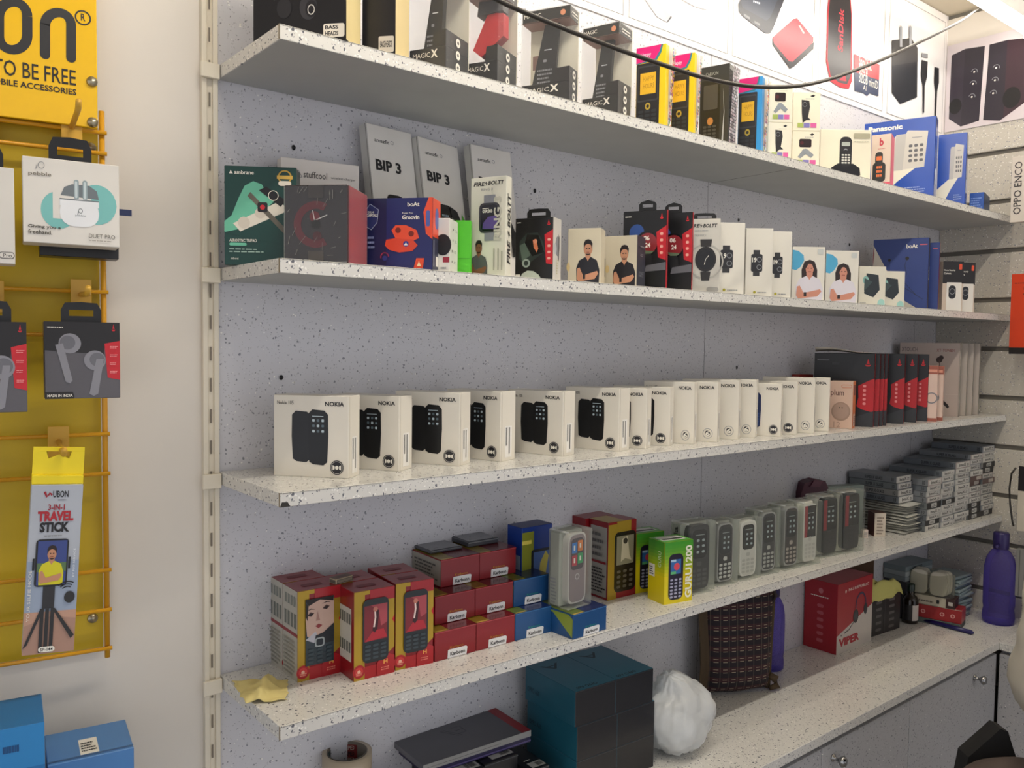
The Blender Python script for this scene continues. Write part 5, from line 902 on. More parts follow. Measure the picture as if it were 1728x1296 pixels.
def guru(q, label):
    g, P = carton(q, m('d8c814', .35)); gr = m('3c9c28', .35); mid = m('8cb41c', .35)
    for k in 'FLR':
        f = P[k]; f.rect(0, 0, 1, 1, m('e0cc14', .35))
        for i in range(10): f.rect(0, .45+i*.055, 1, min(1, .505+i*.055), m(['d4ca16', 'c4c618', 'b0c01a', '9cb81e', '88b022', '74a824', '60a028', '509a28', '449628', '3c9228'][i], .35))
    f = P['F']; b = f.sub(.14, .06, .66, .8); b.rr(0, 0, 1, 1, m('1e1a30', .3), .3); b.rect(.14, .56, .84, .88, m('3068a8')); b.circ(.55, .72, .08, m('d84858')); b.rect(.14, .83, .5, .88, m('a8c8e0')); b.rect(.14, .56, .5, .62, m('60b878'))
    for j in range(6):
        for i in range(3): b.rr(.1+i*.29, .04+j*.075, .3+i*.29, .085+j*.075, m('a8a8c0'), .4)
    f.text('GURU1200', .72, .06, .96, .92, m('f0f0d8'), .04, 90)
    L_ = P['L']; L_.text('DUAL TORCH', .66, .5, .82, .85, m('f4f8d8'), .02, 90) if 0 else L_.text('GURU', .62, .58, .8, .84, m('d8ecc0'), .01, 90); L_.rect(.06, .4, .42, .6, WHT); L_.rows(.1, .43, .38, .58, 4, INK)
    P['T'].rect(0, 0, 1, 1, m('58a838', .35)); P['T'].rect(.1, .25, .9, .85, m('d8d8d0')); P['T'].rect(.15, .35, .85, .55, m('444440')); T('phone_box', label, 'carton', q, [('phone_box', g)], 'green to yellow phone boxes')
q = bx(Z4, (1167, 1012.7), fl=(1120, 1021), d=5.4, top=(1168, 910), tag_='guru'); guru(q, 'front green to yellow phone box with tall white lettering'); qg = q
q = bx(Z4, (1118, 1001), ang=math.degrees(q['rz']), w=q['w']*100, d=5, h=q['h']*100, y0=-.50, tag_='guru2'); guru(q, 'rear green to yellow phone box, left behind the front one')
# clear cased phones
dkb = m('2c2c30', .3); sk = m('b0b0b0', .3, .3)
ph_rows = [  # fr bottom, left column, top px, kind
 ((1207, 997), 1163, (1207, 878), 'first clear-cased phone from the left, all dark, word on its side', dict(body=m('38383a', .3), scr=m('2a2a2c', .2), keys=m('505052'), word='Nokia')),
 ((1246, 984), 1212, (1247, 877), 'second clear-cased phone, silver rim and big round keys', dict(body=m('2c2c2e', .3), scr=m('34383a', .15), keys=m('c8c8c4'), frame=sk)),
 ((1285, 974.5), 1250, (1287, 872), 'third clear-cased phone, white body with an oval dark screen', dict(body=m('d4d2cc', .3), scr=m('1e2022', .15), keys=m('b8b6b0'), frame=m('e4e2dc', .3), word='Nokia')),
 ((1317, 966), 1287, (1318, 858), 'fourth clear-cased phone, dark with a silver lower rim', dict(body=m('3c3c40', .3), scr=m('202226', .15), keys=m('b4b4b0'), frame=sk)),
 ((1354.5, 957.7), 1325, (1355, 849), 'fifth clear-cased phone, dark with brownish keypad', dict(body=m('403a3a', .3), scr=m('1e2024', .15), keys=m('b0a49c'), frame=sk)),
 ((1386, 950.5), 1357, (1387, 844), 'sixth clear-cased phone, white lower half and red edge', dict(body=m('dcdad4', .3), scr=m('1c1c22', .15), keys=m('c8c6c0'), red=True)),
 ((1421, 936), 1388, (1422, 834), 'seventh clear-cased phone, black with a red edge', dict(body=m('242428', .3), scr=m('1a1a1e', .15), keys=m('343438'), red=True)),
 ((1458.6, 928.8), 1424, (1459, 826), 'eighth and rightmost clear-cased phone, black with a red edge', dict(body=m('242428', .3), scr=m('1a1a1e', .15), keys=m('343438'), red=True))]
for i, (fr, Lc, tp, lb, kw) in enumerate(ph_rows): q = bx(Z4, fr, ang=-6, L=(Lc, 920), d=6.0, top=tp, tag_='ph%d' % i); clearphone(q, lb, **kw)
# things behind the clear phones
q = bx(Z4, (1460, 880), ang=-20, w=9, d=3, h=14.6, y0=-.33, tag_='grn'); q['loc'].x = W3(onY(1395, 850, -.3)).x; q['w'] = .16; g, P = carton(q, m('7c8880', .45)); P['F'].text('Lenovo', .05, .9, .35, .95, m('3a6a50')); T('grey_green_box', 'grey green box standing behind the right clear-cased phones', 'carton', q, [('grey_green_box', g)])
P0 = onY(1366, 860, -.09); g = G(); mr = m('4a2030', .5); g.prism([(-.035, 0), (.035, 0), (.04, .145), (.03, .165), (0, .17), (-.035, .16), (-.045, .13)], 'y', -.03, .01, mr); g.prism([(-.02, .15), (-.005, .172), (.02, .165), (.01, .15)], 'y', -.034, .0, m('5a2838', .4))
tag(put('maroon_pouch', g.mesh('maroon_pouch'), W3((P0.x, P0.y, Z4)), -.5), 'dark maroon pouch behind the grey green box, near the wall', 'pouch')
q = bx(Z4, (1494, 905.5), ang=-38, L=(1476, 880), d=4.5, top=(1494, 866), tag_='smallw'); g, P = carton(q, m('d4c8b8', .4)); P['F'].rows(.2, .1, .8, .9, 6, m('8a7c70')); P['L'].rect(0, 0, 1, 1, m('4a2420')); P['T'].rect(0, 0, 1, 1, m('6a5048')); T('small_box', 'small cream and brown box between phones and glass protector stack', 'carton', q, [('small_box', g)])
q = bx(Z4, (1465, 908), ang=-38, w=1.6, d=1.6, h=2.4, tag_='tiny'); g, P = carton(q, m('e0d0c4', .4)); P['F'].rows(.2, .2, .8, .8, 3, GRY); T('small_box', 'tiny pale box at the foot of the last clear phone', 'carton', q, [('small_box', g)])
# stacks of glass protector boxes: seven piles, ends towards the front
r_ = random.Random(11); PW_ = .092; x_0 = onZ(1563, 893, Z4); pit = .0172; ax = x_0.x; yb = -.80
cols = [onZ(1563, 893, Z4).x+.02]
greys = ['7c8084', '6c7278', '8c8c8a', '747a7c']; ends = ['b4b4b0', 'a0a09c', '8e9094', 'c0beb6', 'a89c98']
nper = [10, 11, 12, 13, 14]
def gbox(loc, rz, w_, d_, h, kind, label, c1, grp):
    g = G(); g.box(0, 0, 0, w_, d_, h, m(c1, .45), .0008); P = pens(g, w_, d_, h); f = P['F']; L_ = P['L']
    if kind == 'k': f.rect(0, 0, 1, 1, m('202024')); f.rr(.3, .15, .7, .85, m('bcbcb8'), .1); f.rows(.35, .3, .65, .7, 2, INK)
    elif kind == 'r': f.rect(0, 0, 1, 1, m('5c4644')); f.rr(.5, .15, .9, .85, m('b4aca4'), .1)
    else: f.rect(0, 0, 1, 1, m(kind)); f.rect(.08, .12, .94, .88, m('c8c6c0')); f.text('InnoX', .22, .25, .7, .75, INK, .03); f.rows(.75, .25, .92, .75, 2, INK)
    L_.rect(0, .0, 1, .06, m('4c5054')); L_.text('SUPER X GLASS', .35, .25, .72, .75, m('303438'), .02, 0); L_.text('10', .9, .2, .95, .8, m('303438'), .02)
    tag(put('glass_protector_box', g.mesh('glass_protector_box'), loc, rz), label, 'box', grp)
pw = .088; base = W3((9.0, -.86, Z4)); colx = []
for c in range(5):
    tx = [1563, 1587, 1609, 1634, 1655][c]; P_ = onY(tx, 870-c*10, -.86); colx.append(P_.x)
names5 = ['first', 'second', 'third', 'fourth', 'fifth']
for c in range(5):
    wd = ((colx[c+1]-colx[c]) if c < 4 else .4)*S-.0015; z = Z4*S+ZO+.0005; n = [9, 10, 11, 12, 13][c]
    for k in range(n):
        h = .0165 if (c+k) % 4 else .0195
        if c == 0 and k == 0: h = .016
        kd = 'k' if (c, k) in ((0, 1), (0, 4), (1, 4), (3, 0), (3, 1), (3, 2), (4, 0), (4, 8), (4, 9)) else ('r' if (c, k) in ((3, 6), (3, 7), (4, 6)) else ends[r_.randrange(5)])
        if z+h-ZO > (ZS[2]-TK)*S-.004: break
        gbox(Vector((colx[c]*S+r_.uniform(-.0006, .0006), -.86*S+r_.uniform(-.004, .004), z)), 0, wd, .165, h, kd, '%s box from the bottom in the %s pile of glass protector boxes' % (ordw[k] if k < 15 else 'top', names5[c]), greys[r_.randrange(4)], 'grey glass protector boxes in piles')
        z += h+.0004
# white pouches lying left of the piles
zz_ = Z4*S+ZO+.0004
for k in range(11):
    wd = .085+r_.uniform(-.004, .004); ln = .15; th = .0068; x1 = colx[0]*S-.004+r_.uniform(-.004, .0); yf = -.80*S+r_.uniform(-.006, .006)
    g = G()
    def top(a, b, s_=1): e = min(a, 1-a, b, 1-b); return (-wd+wd*a+(.004*math.sin(b*5+k) if a < .5 else 0), ln*b, th*.5+s_*th*.5*min(1, (e*9)**.6)+.0012*math.sin(a*3+k)*(1-b))
    g.grid(12, 12, lambda a, b: top(a, b), m('c4c4bc', .3)); g.grid(12, 12, lambda a, b: top(1-a, b, -1), m('c4c4bc', .3)); tag(put('protector_pouch', g.mesh('protector_pouch'), (x1, yf, zz_), r_.uniform(-.03, .03)), '%s pale pouch from the bottom of the pile left of the protector boxes' % ordw[k], 'pouch', 'pale pouches in a pile')
    zz_ += th+.0014
for k in range(4):
    gbox(Vector((colx[0]*S-.096, -.70*S+.003*k, zz_+.0008)), 0, .090, .15, .0190, ends[k], '%s box lying on the pile of pale pouches' % ['lowest', 'second', 'third', 'uppermost'][k], greys[(k+1) % 4], 'boxes on the pale pouches'); zz_ += .0196
# yellow cloth at the left end
cl = [(390, 1152), (402, 1143), (470, 1146), (486, 1162), (484, 1182), (420, 1190), (405, 1180)]
cw_ = [onZ(u, v, Z4) for u, v in ((391, 1152), (486, 1150), (484, 1184), (415, 1190))]; g = G()
def cloth(a, b):
    A = cw_[0].lerp(cw_[1], a).lerp(cw_[3].lerp(cw_[2], a), b); p_ = W3(A); e = min(a, 1-a, b, 1-b)*2
    n_ = noise.noise(Vector((a*3, b*3, .7)))*.006; fold = .013*math.exp(-((a-.5+(b-.5)*.35)**2)/.012)*(1-b*.3)+.005*math.exp(-((a-.2)**2)/.03)*(.4+b*.6)
    fx = .006*noise.noise(Vector((a*5, b*5, 3)))
    return (p_.x+fx, p_.y+.006*noise.noise(Vector((a*4, b*4, 9))), Z4*S+ZO+.0035+max(0, e*.008+abs(n_)+fold*min(1, .35+e*3)-.002))
g.grid(34, 28, cloth, m('dccb86', .9)); o = tag(put('yellow_cloth', g.mesh('yellow_cloth')), 'crumpled yellow dust cloth at the left end of the lowest shelf', 'cloth'); md = o.modifiers.new('thick', 'SOLIDIFY'); md.thickness = .0012; md.offset = 1
# ================================================================ counter goods
def C(lb, fr, **k): return bx(ZC, fr, tag_=lb, **k)
# stack of six teal boxes with black ends
q6 = C('oppo', (1102, 1293), ang=-3, L=(1041, 1250), d=16.0, top=(1101, 1238)); W6 = q6['w']; H6 = q6['h']; print('oppo h', H6)
tl = m('2a7088', .3); tl2 = m('1f586a', .3); ft = m('1e1e22', .25)
def oppo(q, label):
    g, P = carton(q, tl2); P['F'].rect(0, 0, 1, 1, ft); P['F'].line([(.01, .02), (.01, .98), (.99, .98), (.99, .02)], .001, m('3a3e44', .2)); P['T'].rect(0, 0, 1, 1, tl); P['T'].text('OPPO A60', .12, .04, .62, .10, m('10242c'), .02, 180); P['T'].text('A', .18, .70, .62, .86, m('163844'), .0, 200 if 0 else 180); P['L'].text('OPPO A60', .05, .3, .3, .45, m('143844'), .01)
    T('phone_box', label, 'carton', q, [('phone_box', g)], 'stack of teal phone boxes with black ends')
lv = ['bottom', 'middle', 'top']
for k in range(3):
    a = behind(q6, 0, -.006*(k == 2), k*(H6+.0005)); b = behind(a, 0, -W6-.001); oppo(a, 'right %s teal phone box with black end in the stack of six' % lv[k]); oppo(b, 'left %s teal phone box with black end in the stack of six' % lv[k])
# black boxes with labels and the grey tablet box
def tbox(q, col, label, art, name='tablet_box', grp=None): g, P = carton(q, m(col, .35)); art(P); T(name, label, 'carton', q, [(name, g)], grp)
zt = onZ(714, 1292, ZC+.62); 
def plane_box(fr, fl, rb, zt_, th, zb=None):
    P_ = onZ(fr[0], fr[1], zt_); Q = onZ(fl[0], fl[1], zt_); R_ = onZ(rb[0], rb[1], zt_); dr = (P_-Q); dr.z = 0; wd = dr.length; dr.normalize(); pp = Vector((-dr.y, dr.x, 0)); d_ = (R_-P_).length
    print('PB w %.1f d %.1f ang %.0f  %s' % (wd*24, d_*24, math.degrees(math.atan2(dr.y, dr.x)), Q)); lo = W3(Q); lo.z = zt_*S+ZO-th; return dict(loc=lo, rz=math.atan2(dr.y, dr.x), w=wd*S, d=d_*S, h=th)
ZTB = ZC+.50
q = plane_box((896, 1232), (714, 1292), (828, 1182), ZTB, .012)
def arT(P):
    t = P['T']; t.rect(0, 0, 1, 1, m('56565c', .45)); t.rect(.91, 0, 1, 1, m('8a1c24')); ik = m('2a2a30'); b = t.sub(.38, .38, .58, .62)
    b.line([(.0, .9), (.45, .0)], .0015, ik); b.line([(.15, .9), (.6, .0)], .0015, ik); b.line([(.5, .9), (.9, .9), (.9, .2), (.5, .2)], .0015, ik); b.line([(.5, .55), (.9, .55)], .0015, ik); P['F'].rect(0, 0, 1, 1, m('8e8e8c')); P['F'].rect(0, .4, .7, .45, m('38363c'))
tbox(q, '6a6a70', 'grey flat tablet box with a red stripe, topmost by the tape roll', arT)
zb = q['loc'].z; th = .014
q2 = behind(q, .004, .01, -th-.0005, w=q['w']*.97, d=q['d']*.9, h=th); tbox(q2, '2a2448', 'thin dark purple box directly under the grey tablet box', lambda P: P['F'].rect(0, .2, 1, .4, m('5a5080')))
def arB(P): t = P['T']; t.rect(.3, .05, .95, .22, m('b8b8b4')); t.bars(.6, .08, .9, .19, 14, INK); t.rows(.3, .28, .7, .33, 1, WHT); P['F'].rows(.3, .5, .8, .8, 2, GRY); P['F'].line([(.0, .97), (1, .97)], .001, m('5c6068', .2))
zc2 = q2['loc'].z-ZO; hB = zb-th-.001-(ZC*S+ZO)
a = plane_box((912, 1262), (830, 1296), (870, 1228), ZTB-.16, .03); a['d'] = .17; a['h'] = (ZTB-.16-ZC)*S-.0005; a['loc'].z = ZC*S+ZO+.0003
qb1 = behind(q2, -.022, .112, 0, w=.078, d=.16); qb1['h'] = (q2['loc'].z-ZC*S-ZO)-.001; qb1['loc'].z = ZC*S+ZO+.0003; tbox(qb1, '16161a', 'right black phone box with a white barcode label under the tablet box', arB, 'phone_box', 'black phone boxes with barcode labels')
qb2 = behind(qb1, -.006, -.082, 0, w=.079); tbox(qb2, '16161a', 'left black phone box with a white barcode label under the tablet box', arB, 'phone_box', 'black phone boxes with barcode labels')
qb3 = behind(qb1, -.028, .083, 0, w=.05, d=.12, h=qb1['h']*.72); tbox(qb3, '1a1c20', 'lower black box with a white label between tablet box and teal stack', arB, 'phone_box')
q = bx(ZC, (690, 1330), ang=-22, w=9, d=6, h=6.0, y0=-.32, tag_='redflat'); tbox(q, '6a1820', 'dark red flat box behind the tape roll', lambda P: P['T'].rect(.1, .1, .9, .9, m('7a1c24')), 'red_box')
# tape roll standing flat on a low box
Pt = onZ(585.6, 1268, ZC+.62); g = G(); r0, r1_ = .020, .040; hh = .055
g.lathe([(r0+.003, hh), (r1_, hh), (r1_, 0), (r0+.003, 0)], m('b8a890', .35), 40); Pn = m('8c8474', .4)
core = G(); core.lathe([(r1_-.0035+.003, hh+.0006), (r1_-.0055, hh+.0006), (r1_-.0055, .002), (r1_-.0035+.003, 0)], m('3a3634', .5), 40)
g = G(); g.lathe([(r1_-.004, hh), (r1_+.004, hh), (r1_+.004, 0), (r1_-.004, 0)], m('b8a890', .3), 48)
core = G(); core.lathe([(r1_-.004, hh+.001), (r1_-.0055, hh+.001), (r1_-.0055, 0), (r1_-.004, 0)], m('6c6458', .5), 48)
for a0, col in ((30, '7a2a2a'), (80, '4a4844'), (125, '2c4440')):
    n = 8; vs = []
    for k in range(n+1): t = math.radians(a0+45*k/n); vs += [((r1_-.0058)*math.cos(t), (r1_-.0058)*math.sin(t), .004), ((r1_-.0058)*math.cos(t), (r1_-.0058)*math.sin(t), hh-.004)]
    core.add(vs, [(2*k, 2*k+1, 2*k+3, 2*k+2) for k in range(n)], m(col, .5))
    for j in range(4):
        t = math.radians(a0+22); c_ = Vector(((r1_-.0062)*math.cos(t), (r1_-.0062)*math.sin(t), .008+j*.011)); Pen(core, c_-Vector((math.sin(t), -math.cos(t), 0))*.011, (math.sin(t), -math.cos(t), 0), (0, 0, 1), (-math.cos(t), -math.sin(t), 0), .022, .008).text('APEX', 0, 0, 1, 1, m('b8aca0') if j % 2 else INK, .02)
zp = ZC+.62-hh/S; thing('tape_roll', 'roll of clear packing tape with a printed core standing on its side rim', 'tape', [('tape', g), ('core', core)], W3((Pt.x, Pt.y, zp)))
g = G(); g.box(-.045, -.05, 0, .05, .035, (zp-ZC)*S-.0006, m('20203c', .4)); tag(put('dark_box', g.mesh('dark_box'), W3((Pt.x, Pt.y, ZC))+Vector((0, 0, .0003)), -.6), 'dark blue box under the roll of packing tape', 'carton')
# plastic bag
g = G(); cb = W3(onZ(1145, 1290, ZC)); cb.z = ZC*S+ZO; cb += Vector((.043, .043, 0))
def bagpt(a, b):
    th_ = 2*math.pi*a; ph_ = math.pi*(b-.5); c_ = math.cos(ph_); s_ = math.sin(ph_); d_ = Vector((math.cos(th_)*c_, math.sin(th_)*c_, s_)); n_ = noise.noise(d_*1.6+Vector((4, 1, 2)))*.16+abs(noise.noise(Vector((d_.x*6, d_.y*6, d_.z*1.5))))*.13-abs(noise.noise(Vector((d_.x*11+3, d_.y*11, d_.z*3))))*.05+noise.noise(Vector((th_*3, d_.z*1.2, 1)))*.05*c_
    r = 1+n_; z = .082+.082*s_*r; x = .083*d_.x*r; y = .070*d_.y*r
    if s_ > .75: q_ = (s_-.75)/.25; x = x*(1-q_*.3)-.03*q_; z += .012*q_
    return (x, y, max(.0012, z))
g.grid(61, 36, bagpt, clear('f6f8f8', .5, .3)); inner = G(); r_ = random.Random(3)
tag(put('plastic_bag', g.mesh('plastic_bag'), cb), 'crumpled translucent white plastic bag between teal boxes and checked cloth bag', 'bag')
for k, (dx, dy, dz, s1, s2, s3_) in enumerate([(-.005, .0, .045, .05, .045, .04)]):
    g = G(); g.grid(30, 20, lambda a, b: ((s1*math.cos(6.2832*a)*math.sin(math.pi*b))*(1+.1*noise.noise(Vector((a*9, b*7, k)))), s2*math.sin(6.2832*a)*math.sin(math.pi*b), s3_*-math.cos(math.pi*b)*(1+.12*noise.noise(Vector((a*8, b*6, 5))))), m('e4e4e2', .6)); tag(put('white_bundle', g.mesh('white_bundle'), cb+Vector((dx, dy, dz))), 'soft white bundle inside the translucent plastic bag', 'bundle')
# checked cloth bag
mt = bpy.data.materials.new('checked_cloth'); mt.use_nodes = True; nt = mt.node_tree; N = nt.nodes.new; Lk = nt.links.new; tc = N('ShaderNodeTexCoord'); sx_ = N('ShaderNodeSeparateXYZ'); Lk(tc.outputs['Object'], sx_.inputs[0])
def mth(op, a, b=None, c=None):
    n = N('ShaderNodeMath'); n.operation = op
    for i, x in enumerate((a, b, c)):
        if x is None: continue
        if isinstance(x, (int, float)): n.inputs[i].default_value = x
        else: Lk(x, n.inputs[i])
    return n.outputs[0]
X_, Zc_ = sx_.outputs['X'], sx_.outputs['Z']
fz = mth('FRACT', mth('MULTIPLY', Zc_, 38.0)); fx = mth('FRACT', mth('MULTIPLY', X_, 44.0))
hl = mth('LESS_THAN', mth('ABSOLUTE', mth('SUBTRACT', fz, .5)), .03); hl2 = mth('LESS_THAN', mth('ABSOLUTE', mth('SUBTRACT', fz, .78)), .03); ds = mth('GREATER_THAN', fx, .5); ln = mth('MULTIPLY', mth('MAXIMUM', hl, hl2), ds); vl = mth('MULTIPLY', mth('LESS_THAN', mth('ABSOLUTE', mth('SUBTRACT', fx, .2)), .05), .12)
mxa = N('ShaderNodeMix'); mxa.data_type = 'RGBA'; mxa.inputs['A'].default_value = rgb('262026'); mxa.inputs['B'].default_value = rgb('3e2428'); Lk(mth('GREATER_THAN', fz, .55), mxa.inputs['Factor'])
mxb = N('ShaderNodeMix'); mxb.data_type = 'RGBA'; Lk(mth('MAXIMUM', mth('MULTIPLY', ln, .8), vl), mxb.inputs['Factor']); Lk(mxa.outputs['Result'], mxb.inputs['A']); mxb.inputs['B'].default_value = rgb('b4a48c'); Lk(mxb.outputs['Result'], nt.nodes['Principled BSDF'].inputs['Base Color']); nt.nodes['Principled BSDF'].inputs['Roughness'].default_value = .9
PL = onZ(1200, 1183, ZC); PR_ = onZ(1310, 1172, ZC); bw = (PR_-PL).length*S; ba = math.atan2(PR_.y-PL.y, PR_.x-PL.x); n_ = Vector((FW.x, FW.y, 0)); dd = ray(1300, 1000); Q = CAM+dd*((PR_-CAM).dot(n_)/dd.dot(n_)); bh = (Q.z-ZC)*S+.015; print('bag w %.3f h %.3f ang %.0f' % (bw, bh, math.degrees(ba)))
bag = tag(put('cloth_bag', None, W3((PL.x, PL.y, ZC)), ba), 'dark checked cloth bag with brown edging standing on the counter', 'bag'); g = G(); bd = .075
def side(sg):
    def f_(a, b): e = (max(0, 1-(2*a-1)**4)*max(0, 1-(2*b-1)**6))**.6; return (bw*a-.006*math.sin(b*3.1)*(a < .5)+(.012*(b-.3)*(a-.2)), bd*.5+sg*bd*.5*e*(1-.35*b), .003+bh*b*(1-.05*(a-.5)**2)+.002*math.sin(a*9))
    return f_
f1 = side(-1); f2 = side(1); g.grid(26, 26, f1, mt); g.grid(26, 26, lambda a, b: f2(1-a, b), mt); put('body', g.mesh('body'), parent=bag)
brn = m('4c3c28', .8); e = G(); e.tube([f1(0, t/10) for t in range(11)], .009, brn, 8); e.tube([f1(1, t/10) for t in range(11)], .007, brn, 8); put('edging', e.mesh('edging'), parent=bag)
e = G(); e.grid(5, 16, lambda a, b: (-.028+.022*a+.004*math.sin(b*6), .018-.01*math.sin(b*3)+.006*math.sin(a*3), .004+bh*.99*b), brn); o = put('strap', e.mesh('strap'), parent=bag); md = o.modifiers.new('t', 'SOLIDIFY'); md.thickness = .003
e = G(); e.tube([(bw*.98, bd*.4, .04), (bw+.012, bd*.35, .03), (bw+.016, bd*.3, .012), (bw-.005, bd*.3, .008)], [.008, .011, .010, .006], brn, 8); put('corner_tie', e.mesh('corner_tie'), parent=bag)
e = G(); e.tube([(bw*.8, .02, bh*.93), (bw*.95, .01, bh*.97), (bw*1.02, .02, bh*.9), (bw*.99, .03, bh*.82)], .0045, m('3a3030', .8), 8); put('drawstring', e.mesh('drawstring'), parent=bag)
# purple bottles
def bottle(P_, r, h, label, cap=True, col='9c90dc'):
    b = tag(put('water_bottle', None, W3((P_.x, P_.y, ZC))), label, 'bottle'); cl_ = clear(col, .16, .12); g = G()
    prof = [(.0005, .001), (r*.8, .001), (r*.97, .006), (r, .02), (r*.98, h*.12), (r*.93, h*.16), (r*.98, h*.2), (r, h*.5), (r*.97, h*.62), (r*.85, h*.72), (r*.6, h*.79), (r*.42, h*.815), (r*.42, h*.84)]
    g.lathe(prof, cl_, 36); put('body', g.mesh('body'), parent=b)
    if cap: c_ = G(); c_.lathe([(r*.48, h*.82), (r*.5, h*.83), (r*.5, h*.985), (r*.45, h), (.0005, h)], m('2a2058', .35), 28); put('cap', c_.mesh('cap'), parent=b); l_ = G(); l_.tube([(-r*.45, 0, h*.86), (-r*.95, -.005, h*.87), (-r*1.1, -.005, h*.85)], .005, m('2a2058', .35), 8); put('carry_loop', l_.mesh('carry_loop'), parent=b)
Pb = onZ(1684, 1050, ZC); dd = ray(1686, 898); Q = CAM+dd*((Pb-CAM).dot(n_)/dd.dot(n_)); bottle(Pb, .047, (Q.z-ZC)*S, 'tall purple water bottle with a screw cap in the right corner')
Pb = onZ(1324, 1136, ZC); Pb.y += .16; dd = ray(1330, 985); Q = CAM+dd*((Pb-CAM).dot(n_)/dd.dot(n_)); bottle(Pb, .030, (Q.z-ZC)*S+.01, 'purple water bottle leaning out from behind the checked cloth bag', col='a89ce4')
# red headset box
q = C('viper', (1461, 1078), fl=(1402, 1103), d=10.5, top=(1463, 966)); g, P = carton(q, m('a0202c', .35)); f = P['F']; f.poly([(0, 0), (1, 0), (1, .57), (.62, .42), (0, .28)] if 0 else [(0, 0), (1, 0), (1, .56), (0, .26)], m('c8c0b8')); f.text('VIPER', .06, .09, .64, .21, m('a81828'), .05); f.text('NU REPUBLIC', .3, .86, .88, .90, m('e8d8cc'), .02, shear=.0); f.circ(.22, .87, .025, m('e0c8bc'), .8)
f.ring(.66, .60, .16, .19, m('2a3050', .3), .8, a0=-30, a1=190); f.circ(.52, .46, .10, m('24262c', .3), .75); f.circ(.80, .52, .085, m('2a2c34', .3), .6); f.circ(.52, .46, .06, m('3a3c44', .3), .75); f.line([(.48, .4), (.34, .3), (.2, .27)], .003, INK); f.circ(.12, .255, .012, INK)
L_ = P['L']; L_.circ(.5, .86, .04, m('c07078'), .9); L_.rows(.2, .77, .8, .80, 1, WHT)
for i in range(6): L_.rr(.4, .12+i*.1, .6, .17+i*.1, m('b85860'), .3)
T('headset_box', 'red and white headset box standing on the counter by the wall', 'carton', q, [('headset_box', g)]); qv = q
q = C('blackbox', (1518, 1059.6), fl=(1466, 1077), d=9, top=(1519, 994)); g, P = carton(q, m('1c1b1e', .35)); f = P['F']
for a_ in (.2, .62):
    for i in range(5): f.rr(a_, .1+i*.17, a_+.18, .17+i*.17, m('5c5858'), .2)
f.rect(.47, 0, .49, 1, m('3c3a3e')); T('black_box', 'black box printed with small icons between headset box and brown bottle', 'carton', q, [('black_box', g)]); qk = q
q = behind(qk, qk['d']+.003, .0, 0, h=qk['h']*1.75, d=.05); q['w'] *= 1.0; g, P = carton(q, m('4c3420', .7)); T('cardboard_box', 'brown cardboard box behind the black icon box', 'carton', q, [('cardboard_box', g)])
g = G(); w_ = qk['w']
g.grid(26, 22, lambda a, b: (w_*(-.02+1.04*a), -.006+(qk['d']*.75)*b, qk['h']+.004+abs(noise.noise(Vector((a*3, b*3, 2))))*.035+.03*math.sin(math.pi*min(1, b*1.3))*(1-.5*a)-(.022*(1-b*5) if b < .2 else 0)), m('c8c272', .9)); o = tag(put('yellow_cloth', g.mesh('yellow_cloth'), qk['loc']+Vector((0, 0, .001)), qk['rz']), 'crumpled yellow cloth lying on the black icon box', 'cloth'); o.modifiers.new('t', 'SOLIDIFY').thickness = .0012
# brown medicine bottle
Pm = onZ(1535, 1050, ZC); g = G(); br = m('1c140e', .12); rr_ = .024; g.lathe([(.0005, .001), (rr_*.95, .001), (rr_, .004), (rr_, .075), (rr_*.8, .086), (rr_*.42, .093), (rr_*.42, .105)], br, 28); cpp = G(); cpp.lathe([(rr_*.5, .104), (rr_*.52, .125), (rr_*.45, .127), (.0005, .127)], m('16281e', .3), 22)
lb_ = G(); vs = []; fs = []
for k in range(15): t = math.radians(-170+160*k/14); vs += [((rr_+.0005)*math.cos(t), (rr_+.0005)*math.sin(t), .012), ((rr_+.0005)*math.cos(t), (rr_+.0005)*math.sin(t), .062)]
for k in range(14): fs.append((2*k, 2*k+2, 2*k+3, 2*k+1))
lb_.add(vs[:12], [f for f in fs[:5]], m('1c1a1c')); lb_.add(vs, fs[5:], m('c8c0b8')); 
vs2 = [(x*1.01, y*1.01, z if z < .03 else .067) for x, y, z in vs]
thing('medicine_bottle', 'dark brown medicine bottle with a white and black label', 'bottle', [('body', g), ('cap', cpp), ('label', lb_)], W3((Pm.x, Pm.y, ZC)), -.45)
